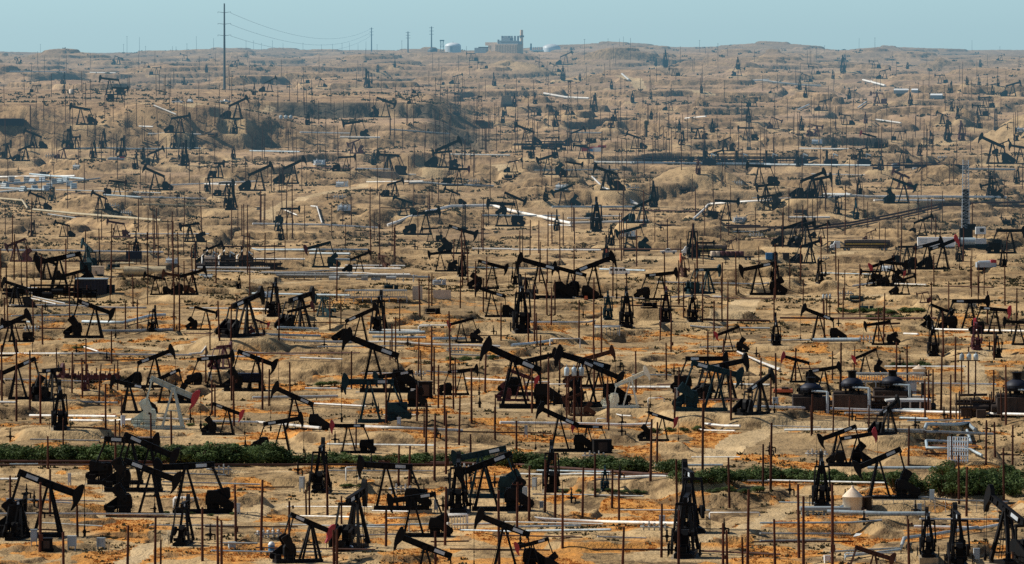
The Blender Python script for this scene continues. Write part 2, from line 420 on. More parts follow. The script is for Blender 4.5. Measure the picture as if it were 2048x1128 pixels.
# erosion gullies on the steep faces, then fine roughness
gz_y = np.gradient(Z, axis=0) / np.gradient(YG, axis=0)
gz_x = np.gradient(Z, axis=1) / np.gradient(XG, axis=1)
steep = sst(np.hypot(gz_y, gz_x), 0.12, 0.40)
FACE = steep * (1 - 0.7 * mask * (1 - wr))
Z = Z - steep * (np.abs(perlin(XG / 3.4, YG / 14, 31)) * 1.5 + np.abs(perlin(XG / 9.0, YG / 40, 32)) * 0.9) * sst(YG, 900, 1900) * 0.9
Z = Z - steep * (1 - sst(YG, 1000, 2000)) * (np.abs(perlin(XG / 2.2, YG / 6, 33)) * 0.5)
fine = 0.30 * perlin(XG / 7, YG / 9, 41) + 0.28 * perlin(XG / 2.6, YG / 3.2, 42) + 0.24 * np.abs(perlin(XG / 1.1, YG / 1.5, 43))
Z = Z + fine * np.interp(YG, [700, 2000, 5000], [0.8, 1.2, 2.2])

def col_profile(t):
    c = (t - T0) / (T1 - T0) * (NC - 1); c = min(max(c, 0), NC - 1.001)
    i = int(c); f = c - i
    return Z[:, i] * (1 - f) + Z[:, i + 1] * f
def zat(X, Y):
    t = X / Y; zc = col_profile(t)
    return float(np.interp(Y, YS, zc))
def ground(px, py):
    """first point of the terrain met by the sight line through that place of the picture"""
    d = ray(px, py); zc = col_profile(d[0] / d[1]); rz = YS * d[2] / d[1]
    hit = np.nonzero(zc >= rz)[0]
    if len(hit):
        i = hit[0]
        if i == 0: Y = YS[0]
        else:
            a = zc[i-1] - rz[i-1]; b = zc[i] - rz[i]
            Y = YS[i-1] + (YS[i] - YS[i-1]) * (-a / (b - a + 1e-9))
    else:
        sel = YS > 2500
        Y = float(YS[sel][np.argmax((zc - rz)[sel] / YS[sel])])
    X = d[0] / d[1] * Y
    return Vector((X, Y, zat(X, Y)))
def depth_of(P): return P.y * FWD[1] + P.z * FWD[2]
def scale_at(P): return F / depth_of(P)            # picture pixels (2048 wide) per metre there

PALE = np.zeros_like(Z)
def tone(px0, row0, wpx, dep, v):
    dx, dy, Y0 = rel(px0, row0); rx = wpx / 2 / F * Y0
    np.maximum(PALE, v * (1 - sst(np.sqrt((dx / rx) ** 2 + (dy / dep) ** 2) + 0.12 * edge_n, 0.6, 1.05)), out=PALE)
tone(200, 250, 560, 60, 0.0); tone(2120, 285, 420, 90, 0.75); tone(1045, 150, 210, 170, 0.7); tone(1390, 385, 270, 50, 0.6)  # sunlit sandy mounds, their light put into a paler ground colour
tone(840, 312, 150, 40, 0.0)
def flatten(P, r, soft=0.6, tint=1.0):
    """level a pad of radius r around P"""
    t = P.x / P.y; c = (t - T0) / (T1 - T0) * (NC - 1)
    r1 = np.searchsorted(YS, P.y - r * 1.7); r2 = np.searchsorted(YS, P.y + r * 1.7) + 1
    dc = int(r * 1.7 / P.y / (T1 - T0) * (NC - 1)) + 2
    c1, c2 = max(int(c) - dc, 0), min(int(c) + dc + 2, NC)
    r1 = max(r1 - 1, 0)
    if c2 <= c1 or r2 <= r1: return
    dd = np.sqrt((XG[r1:r2, c1:c2] - P.x) ** 2 + (YG[r1:r2, c1:c2] - P.y) ** 2)
    w = 1 - sst(dd, r, r * 1.6)
    Z[r1:r2, c1:c2] = Z[r1:r2, c1:c2] * (1 - w) + P.z * w
    PALE[r1:r2, c1:c2] = np.maximum(PALE[r1:r2, c1:c2], w * tint)

ROADS = [
    ([(1020, 338), (860, 345), (740, 365), (640, 388), (560, 412), (535, 428), (560, 445), (625, 456)], 6.5, 'dirt_road'),
    ([(1390, 935), (1450, 905), (1500, 872), (1560, 852), (1700, 846), (1800, 848)], 7.0, 'dirt_road'),
    ([(1440, 648), (1465, 622), (1500, 600), (1640, 597), (1760, 590)], 8.0, 'dirt_road'),
    ([(250, 1128), (300, 1090), (355, 1062), (450, 1046), (560, 1010), (650, 1000)], 4.0, 'dirt_track'),
    ([(1180, 706), (1300, 704), (1480, 702)], 5.0, 'dirt_track'),
    ([(1300, 1110), (1400, 1075), (1480, 1056), (1560, 1020)], 4.5, 'dirt_track'),
    ([(1955, 790), (1952, 750), (1935, 722), (1960, 700)], 5.0, 'dirt_track'),
    ([(1030, 508), (1300, 512), (1480, 524), (1620, 512), (1700, 508)], 7.0, 'dirt_road'),
    ([(270, 206), (380, 211), (470, 214), (540, 214)], 6.0, 'dirt_road'),
    ([(1240, 150), (1275, 168), (1300, 178), (1420, 186)], 9.0, 'dirt_road'),
    ([(190, 690), (260, 694), (330, 700), (380, 690)], 6.0, 'dirt_track'),
    ([(870, 812), (960, 806), (1020, 822)], 4.0, 'dirt_track'),
    ([(512, 560), (640, 562), (900, 566)], 5.0, 'dirt_track'),
    ([(-40, 948), (300, 950), (650, 946), (1000, 953), (1400, 972), (1800, 979), (2080, 1000)], 3.2, 'dirt_track'),
]
ROADM = np.zeros(Z.shape, np.int16)
def paint_road(idx, pts, w):
    P = [ground(*p) for p in pts]
    Q = []
    for a, b in zip(P[:-1], P[1:]):
        n = max(int((b - a).length / 3), 1)
        for k in range(n): Q.append(a.lerp(b, k / n))
    Q.append(P[-1])
    qs = np.array([[q.x, q.y] for q in Q])
    ymin, ymax = qs[:, 1].min() - w * 2, qs[:, 1].max() + w * 2
    tmin = (qs[:, 0] / qs[:, 1]).min() - 2 * w / ymin; tmax = (qs[:, 0] / qs[:, 1]).max() + 2 * w / ymin
    r1, r2 = max(np.searchsorted(YS, ymin) - 1, 0), min(np.searchsorted(YS, ymax) + 1, NR)
    c1 = max(int((tmin - T0) / (T1 - T0) * (NC - 1)), 0); c2 = min(int((tmax - T0) / (T1 - T0) * (NC - 1)) + 2, NC)
    xs, ys = XG[r1:r2, c1:c2], YG[r1:r2, c1:c2]
    best = np.full(xs.shape, 1e9)
    zz = np.zeros(xs.shape); ww = np.zeros(xs.shape)
    for q in qs[::1]:
        d2 = (xs - q[0]) ** 2 + (ys - q[1]) ** 2
        best = np.minimum(best, d2)
    d = np.sqrt(best) + 0.7 * perlin(xs / 4, ys / 6, 77)
    sub = Z[r1:r2, c1:c2]
    # roads are graded: blur the ground along them
    sm = sub.copy()
    for _ in range(4):
        pz = np.pad(sm, 1, mode='edge'); sm = (pz[:-2, 1:-1] + pz[2:, 1:-1] + pz[1:-1, :-2] + pz[1:-1, 2:] + pz[1:-1, 1:-1]) / 5
    wgt = 1 - sst(d, w * 0.6, w)
    Z[r1:r2, c1:c2] = sub * (1 - wgt) + sm * wgt
    m = ROADM[r1:r2, c1:c2]; m[d < w * 0.55] = idx + 1

ONOISE = fbm(XG / 13, YG / 24, 3, 5)
ORANGE = sst(ONOISE + 0.22 * (1 - sst(YG, 800, 930)), 0.10, 0.22) * (1 - sst(YG, 1000, 1800) * 0.75) * (1 - sst(YG, 1900, 2300))
def ground_material(name, road=False):
    t = NT(name); g = t.n('ShaderNodeNewGeometry'); pos = g.outputs['Position']
    mp = t.n('ShaderNodeMapping'); t.t.links.new(pos, mp.inputs[0]); mp.inputs['Scale'].default_value = (1.0, 0.55, 1.0)
    p = mp.outputs[0]
    sepn = t.n('ShaderNodeSeparateXYZ'); t.t.links.new(g.outputs['Normal'], sepn.inputs[0])
    sepp = t.n('ShaderNodeSeparateXYZ'); t.t.links.new(pos, sepp.inputs[0])
    nbig = t.noise(p, 0.016, 4.0, 0.6); nmid = t.noise(p, 0.075, 4.0, 0.62); nsm = t.noise(p, 0.45, 4.0, 0.65); nfi = t.noise(p, 2.2, 3.0, 0.6)
    sand, tan, brown = (0.52, 0.350, 0.172, 1), (0.31, 0.203, 0.096, 1), (0.095, 0.062, 0.033, 1)
    if road:
        col = t.mix(t.ramp(nmid, 0.35, 0.65), (0.55, 0.40, 0.225, 1), (0.46, 0.325, 0.170, 1))
        col = t.mix(t.math('MULTIPLY', t.ramp(nsm, 0.5, 0.72), 0.55), col, (0.32, 0.225, 0.125, 1))
    else:
        mixv = t.math('ADD', t.math('MULTIPLY', nbig, 0.45), t.math('MULTIPLY', nmid, 0.55))
        col = t.mix(t.ramp(mixv, 0.43, 0.57), sand, tan)
        dark = t.math('ADD', t.math('MULTIPLY', nmid, 0.5), t.math('MULTIPLY', nsm, 0.5))
        col = t.mix(t.math('MULTIPLY', t.ramp(dark, 0.50, 0.62), 0.9), col, brown)
        nlg = t.noise(p, 0.022, 5.0, 0.7)
        col = t.mix(t.math('MULTIPLY', t.ramp(nlg, 0.50, 0.60), 0.55), col, (0.20, 0.138, 0.074, 1))
        # dry orange weeds carpeting the near ground
        nor = t.noise(p, 0.055, 5.0, 0.65); nor2 = t.noise(p, 0.6, 3.0, 0.6)
        near = t.ramp(sepp.outputs['Y'], 1850.0, 850.0)
        oa = t.n('ShaderNodeAttribute', attribute_name='orange')
        orf = t.ramp(t.math('ADD', oa.outputs['Fac'], t.math('MULTIPLY', t.math('SUBTRACT', nor2, 0.5), 0.9)), 0.30, 0.62)
        att = t.n('ShaderNodeAttribute', attribute_name='pad')
        unpad = t.math('SUBTRACT', 1.0, att.outputs['Fac'], clamp=True)
        orf = t.math('MULTIPLY', orf, unpad)
        col = t.mix(t.math('MULTIPLY', orf, 0.85), col, t.mix(t.ramp(nsm, 0.4, 0.65), (0.66, 0.28, 0.055, 1), (0.46, 0.21, 0.055, 1)))
        # olive scrub tone in the mid and far ground
        nol = t.noise(p, 0.03, 5.0, 0.7)
        farf = t.ramp(sepp.outputs['Y'], 1300.0, 3600.0)
        olf = t.math('MULTIPLY', t.ramp(nol, 0.52, 0.62), t.math('ADD', t.math('MULTIPLY', farf, 0.55), 0.15))
        col = t.mix(t.math('MULTIPLY', olf, unpad), col, (0.15, 0.118, 0.062, 1))
        nhu = t.noise(p, 0.0075, 3.0, 0.6)
        col = t.mix(t.math('MULTIPLY', t.ramp(nhu, 0.50, 0.60), t.math('MULTIPLY', farf, 0.55)), col, (0.235, 0.175, 0.10, 1))
        col = t.mix(t.math('MULTIPLY', t.ramp(nhu, 0.44, 0.36), t.math('MULTIPLY', farf, 0.6)), col, (0.55, 0.38, 0.24, 1))
        # ground colour turns pinker with distance
        col = t.mix(t.math('MULTIPLY', farf, 0.38), col, (0.46, 0.27, 0.17, 1))
        # trampled pale pads round the wells and mounds painted sunlit, stained darker in places
        padc = t.mix(t.ramp(nsm, 0.5, 0.75), (0.56, 0.395, 0.205, 1), (0.25, 0.168, 0.085, 1))
        col = t.mix(t.math('MULTIPLY', att.outputs['Fac'], 0.75), col, padc)
        # steep faces turn a darker brown
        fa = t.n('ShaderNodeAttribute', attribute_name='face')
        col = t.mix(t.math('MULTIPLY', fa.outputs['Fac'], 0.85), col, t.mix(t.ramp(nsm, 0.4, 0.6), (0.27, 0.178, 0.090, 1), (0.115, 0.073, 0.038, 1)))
        da = t.n('ShaderNodeAttribute', attribute_name='dark')  # painted shade and staining of the plateau bank
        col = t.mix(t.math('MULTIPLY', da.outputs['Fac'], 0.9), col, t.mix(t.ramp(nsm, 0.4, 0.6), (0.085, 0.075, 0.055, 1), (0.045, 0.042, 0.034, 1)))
        sp = t.noise(p, 1.3, 2.0, 0.7)
        col = t.mix(t.math('MULTIPLY', t.ramp(sp, 0.63, 0.70), 0.5), col, (0.09, 0.062, 0.036, 1))
    b = t.n('ShaderNodeBump'); b.inputs['Strength'].default_value = 0.9; b.inputs['Distance'].default_value = 0.7
    t.t.links.new(t.math('ADD', t.math('MULTIPLY', nsm, 0.9), t.math('MULTIPLY', nfi, 0.35)), b.inputs['Height'])
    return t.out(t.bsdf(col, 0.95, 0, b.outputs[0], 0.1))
M['ground'] = ground_material('dry_ground'); M['road'] = ground_material('dirt_road', True)

def build_terrain():
    verts = np.stack([XG.ravel(), YG.ravel(), Z.ravel()], 1)
    i = np.arange(NR - 1)[:, None] * NC + np.arange(NC - 1)[None, :]
    quads = np.stack([i, i + 1, i + NC + 1, i + NC], -1)
    rm = np.maximum(ROADM[:-1, :-1], ROADM[1:, 1:]) * ((ROADM[:-1, :-1] > 0) & (ROADM[1:, 1:] > 0) & (ROADM[1:, :-1] > 0) & (ROADM[:-1, 1:] > 0))
    fl = quads[rm == 0]
    me = big_mesh('ground', verts, fl, 'ground')
    at = me.attributes.new('pad', 'FLOAT', 'POINT'); at.data.foreach_set('value', PALE.ravel().astype(np.float32))
    at = me.attributes.new('dark', 'FLOAT', 'POINT'); at.data.foreach_set('value', (BANK_SHADE * (1 - PALE)).ravel().astype(np.float32))
    at = me.attributes.new('orange', 'FLOAT', 'POINT'); at.data.foreach_set('value', ORANGE.ravel().astype(np.float32))
    at = me.attributes.new('face', 'FLOAT', 'POINT'); at.data.foreach_set('value', (FACE * (1 - PALE)).ravel().astype(np.float32))
    o = link('ground', me); o['kind'] = 'structure'
    for k, (pts, w, nm) in enumerate(ROADS):
        q = quads[rm == k + 1]
        if len(q) == 0: continue
        u, inv = np.unique(q.ravel(), return_inverse=True)
        o = link(nm, big_mesh(nm, verts[u], inv.reshape(-1, 4), 'road')); o['kind'] = 'structure'
# ------------------------------------------------------------------ pipelines: corner points in the picture, thickness in pixels, cladding
PIPES = [
 ([(-30,1036),(75,1035),(372,1037)],4,'w'),([(-20,966),(36,966)],5,'w'),([(85,1053),(205,1060)],3,'g'),([(300,1058),(470,1058)],3,'g'),
 ([(330,953),(452,957)],3,'g'),([(440,1094),(515,1095)],4,'g'),([(108,1012),(142,1014)],4,'w'),([(512,852),(560,856),(640,864)],6,'w'),
 ([(655,858),(780,863),(925,869)],6,'w'),([(655,895),(870,898)],4,'g'),([(-30,930),(300,931),(640,928),(1024,936),(1380,962),(1500,962)],5,'r'),
 ([(-30,937),(400,937),(900,936)],4,'r'),([(655,948),(870,949)],3,'g'),([(600,1040),(702,1042)],4,'w'),([(560,1056),(770,1062)],3,'g'),
 ([(700,1060),(900,1055)],4,'b'),([(920,1068),(1024,1071)],4,'b'),([(512,1103),(750,1107)],3,'r'),([(900,1106),(1100,1108)],3,'r'),
 ([(1000,853),(1150,855),(1310,859),(1480,860)],6,'w'),([(1370,866),(1470,868)],3,'w'),([(1310,934),(1446,938)],5,'b'),
 ([(1040,955),(1400,966)],4,'g'),([(1190,966),(1540,970)],4,'g'),([(1036,1046),(1200,1052),(1356,1056)],6,'w'),([(1024,1062),(1162,1059)],4,'b'),
 ([(1024,1071),(1222,1068)],5,'b'),([(1240,1027),(1420,1028)],3,'g'),([(1195,1081),(1292,1084)],3,'w'),([(1185,1107),(1352,1108)],4,'r'),
 ([(1400,1110),(1560,1117)],4,'r'),([(1570,867),(1760,866),(1850,868)],5,'g'),([(1750,870),(1880,872),(1985,876)],6,'g'),
 ([(1850,866),(1853,857),(1938,858),(1950,868)],7,'b'),([(1934,868),(1942,893),(1852,889),(1854,904),(1940,907),(1964,919)],6,'b'),
 ([(1536,968),(1800,974)],4,'g'),([(1735,944),(1885,944)],6,'b'),([(1520,1054),(1764,1053)],4,'b'),([(1655,1034),(1770,1038),(1860,1038)],9,'b'),
 ([(1840,1046),(2060,1047)],4,'g'),([(1828,1062),(1962,1065),(2000,1058)],6,'w'),([(1803,1102),(1808,1086),(1870,1078),(1955,1064)],7,'g'),
 ([(1520,1075),(1700,1076)],4,'g'),([(1520,1090),(1652,1088)],4,'g'),([(1690,1122),(1802,1108)],5,'b'),([(1745,1003),(1850,1006),(2015,1012)],4,'g'),
 ([(1805,1104),(1660,1112)],4,'g'),([(20,616),(140,619),(250,621),(292,621)],4,'w'),([(56,600),(112,613)],3,'w'),([(66,598),(130,612)],3,'w'),
 ([(380,621),(492,622)],3,'g'),([(-20,661),(130,662)],3,'r'),([(200,669),(345,669)],6,'g'),([(165,650),(245,652),(300,638),(330,636)],6,'b'),
 ([(-30,713),(120,713),(235,715),(382,716)],4,'w'),([(168,699),(196,708)],3,'w'),([(378,714),(402,712),(425,685),(515,685)],4,'w'),
 ([(400,718),(520,720)],4,'w'),([(-20,811),(32,812)],5,'w'),([(120,811),(235,812)],4,'g'),([(60,838),(232,840)],5,'w'),([(140,848),(305,850)],5,'w'),
 ([(505,686),(700,691),(850,695),(1000,699)],5,'w'),([(505,675),(640,678)],5,'b'),([(738,672),(850,674)],6,'b'),([(745,680),(852,681)],5,'b'),
 ([(865,684),(932,684)],6,'b'),([(740,665),(840,667)],4,'g'),([(556,661),(636,664)],5,'b'),([(600,721),(685,724)],3,'w'),([(853,749),(906,752)],4,'g'),
 ([(930,763),(1030,768)],4,'w'),([(505,803),(676,800)],6,'g'),([(615,813),(732,819)],4,'w'),([(610,783),(702,784)],4,'w'),([(505,592),(700,596)],4,'b'),
 ([(840,655),(902,656)],3,'g'),([(490,623),(540,624)],4,'w'),([(1060,650),(1200,650)],4,'w'),([(1024,697),(1060,694),(1104,688)],6,'b'),
 ([(1187,657),(1240,658)],4,'g'),([(1265,755),(1342,756)],3,'g'),([(1262,781),(1342,781)],5,'g'),([(1475,709),(1510,725),(1558,746)],4,'w'),
 ([(1380,660),(1540,662)],4,'g'),([(1400,645),(1540,647)],4,'r'),([(1340,600),(1442,601)],4,'w'),([(1465,775),(1540,776)],4,'g'),([(1205,835),(1262,838)],3,'w'),
 ([(1626,688),(1720,687)],8,'b'),([(1536,686),(1620,685)],3,'g'),([(1560,641),(1668,642),(1872,642)],4,'r'),([(1870,664),(2060,668)],4,'w'),
 ([(1706,577),(1750,571)],4,'w'),([(1790,572),(1852,574)],3,'w'),([(1500,821),(1620,824),(1800,830),(2060,837)],6,'w'),([(1690,833),(1772,834)],4,'w'),
 ([(1785,826),(1850,827)],5,'b'),([(1800,843),(1856,845)],5,'b'),([(1840,773),(1992,775)],4,'w'),([(1770,800),(1852,800)],4,'g'),([(1520,730),(1560,745)],5,'w'),
 ([(1808,673),(1836,674)],4,'w'),([(1815,848),(1940,846)],3,'g'),([(-20,505),(120,506),(262,508),(326,509)],4,'w'),([(-10,400),(45,405),(55,421)],4,'y'),
 ([(66,424),(150,432),(322,446)],5,'y'),([(96,432),(200,447)],3,'g'),([(208,394),(282,399)],4,'b'),([(280,398),(412,401)],3,'w'),([(330,374),(430,370),(515,366)],3,'w'),
 ([(285,412),(412,416)],3,'y'),([(258,472),(418,472)],3,'w'),([(150,301),(402,301)],3,'b'),([(380,545),(560,549),(690,547)],3,'w'),([(400,555),(620,557),(860,559)],4,'b'),
 ([(395,540),(540,541)],4,'w'),([(505,523),(610,523)],4,'w'),([(560,551),(820,553)],3,'w'),([(230,533),(268,532)],5,'y'),([(660,541),(802,542)],4,'w'),([(690,535),(810,536)],3,'w'),
 ([(775,456),(840,434),(900,418),(985,416),(1024,427),(1142,452)],6,'w'),([(505,452),(650,454),(755,460)],4,'w'),([(622,416),(634,417),(644,450)],3,'w'),
 ([(568,423),(594,434)],3,'w'),([(714,341),(782,342)],3,'w'),([(778,354),(832,354)],3,'w'),([(818,370),(988,376)],4,'g'),([(505,504),(640,504),(736,504)],4,'b'),
 ([(945,502),(1024,503)],4,'w'),([(1024,504),(1202,505)],4,'w'),([(1140,451),(1298,452)],5,'w'),([(1184,357),(1206,379),(1276,413)],4,'w'),([(1222,399),(1276,413)],3,'w'),
 ([(1104,418),(1282,418)],4,'b'),([(1262,329),(1400,331),(1540,332)],4,'b'),([(1530,333),(1640,334),(1742,335)],4,'b'),([(1387,442),(1420,412),(1480,408),(1540,405)],4,'w'),
 ([(1536,404),(1690,398),(1850,398),(2012,399)],5,'w'),([(1748,405),(1888,405)],4,'w'),([(1576,439),(1660,439)],4,'w'),([(1648,393),(1702,394)],5,'g'),
 ([(1135,440),(1204,442)],3,'w'),([(1098,454),(1142,455)],3,'w'),([(1200,436),(1242,436)],3,'w'),([(1826,341),(2030,343)],4,'g'),
 ([(1520,467),(1600,460),(1700,450),(1800,430),(1880,412),(2060,408)],4,'r'),([(1600,466),(1700,455),(1800,436),(1880,418),(2060,415)],4,'r'),
 ([(1280,455),(1520,456)],4,'r'),([(308,214),(352,232)],3,'w'),([(278,256),(306,257)],3,'w'),([(296,271),(402,272)],3,'w'),([(20,145),(132,146)],2,'w'),
 ([(180,147),(232,148)],2,'w'),([(600,268),(702,270)],3,'w'),([(1088,190),(1134,198),(1178,200)],4,'w'),([(1244,151),(1258,163)],4,'w'),
 ([(1525,164),(1560,168),(1602,175),(1642,176)],3,'w'),([(1726,163),(1770,174)],4,'w'),([(1752,242),(1802,249)],3,'w'),([(1716,218),(1732,207)],3,'w'),
 ([(1500,160),(1538,162)],3,'w'),([(1596,222),(1618,212)],3,'w'),([(1370,240),(1412,236)],3,'w'),([(680,278),(760,279)],4,'w'),([(500,305),(600,307)],3,'b'),
 ([(900,312),(1020,314)],3,'g'),([(780,262),(900,271)],3,'g'),([(1140,268),(1230,270)],3,'g'),([(1600,300),(1740,302)],3,'g'),([(1180,328),(1270,329)],4,'g'),
 ([(60,352),(170,362)],4,'b'),([(0,372),(120,366)],4,'b'),([(10,380),(90,384)],4,'b'),([(100,372),(200,360)],3,'g'),([(0,358),(150,356)],4,'w'),
 ([(0,388),(60,382)],4,'g'),([(620,512),(700,513)],5,'b'),([(660,524),(710,525)],5,'b'),([(1200,543),(1290,546)],4,'b'),([(40,648),(66,650)],4,'b'),
 ([(720,1078),(800,1076)],3,'g'),([(905,1058),(1000,1056)],5,'w'),([(1400,700),(1470,698)],3,'g'),([(1740,655),(1800,652)],4,'r'),([(60,885),(200,888)],3,'g'),
 ([(280,842),(380,846)],4,'w'),([(420,850),(520,852)],5,'w'),([(1050,772),(1100,770)],4,'w'),([(1290,862),(1380,860)],4,'w'),([(900,714),(1000,718)],3,'g'),
]
PM = {'w': 'white', 'g': 'lightgrey', 'b': 'bluegrey', 'y': 'sandpipe', 'r': 'rustpipe'}
PW = {'w': 'white', 'g': 'pale grey', 'b': 'blue-grey', 'y': 'dusty yellow', 'r': 'rusty dark'}

_rp = random.Random(77)
for k in range(84):               # the many lesser flow lines
    y = 330 + 780 * (k + _rp.random()) / 84; x = _rp.uniform(-40, 1950); L = _rp.uniform(50, 240)
    PIPES.append(([(x, y), (x + L, y + L * _rp.uniform(-0.018, 0.030))], _rp.choice((2, 2.2, 2.5, 3)), _rp.choice('rrrrwgb')))
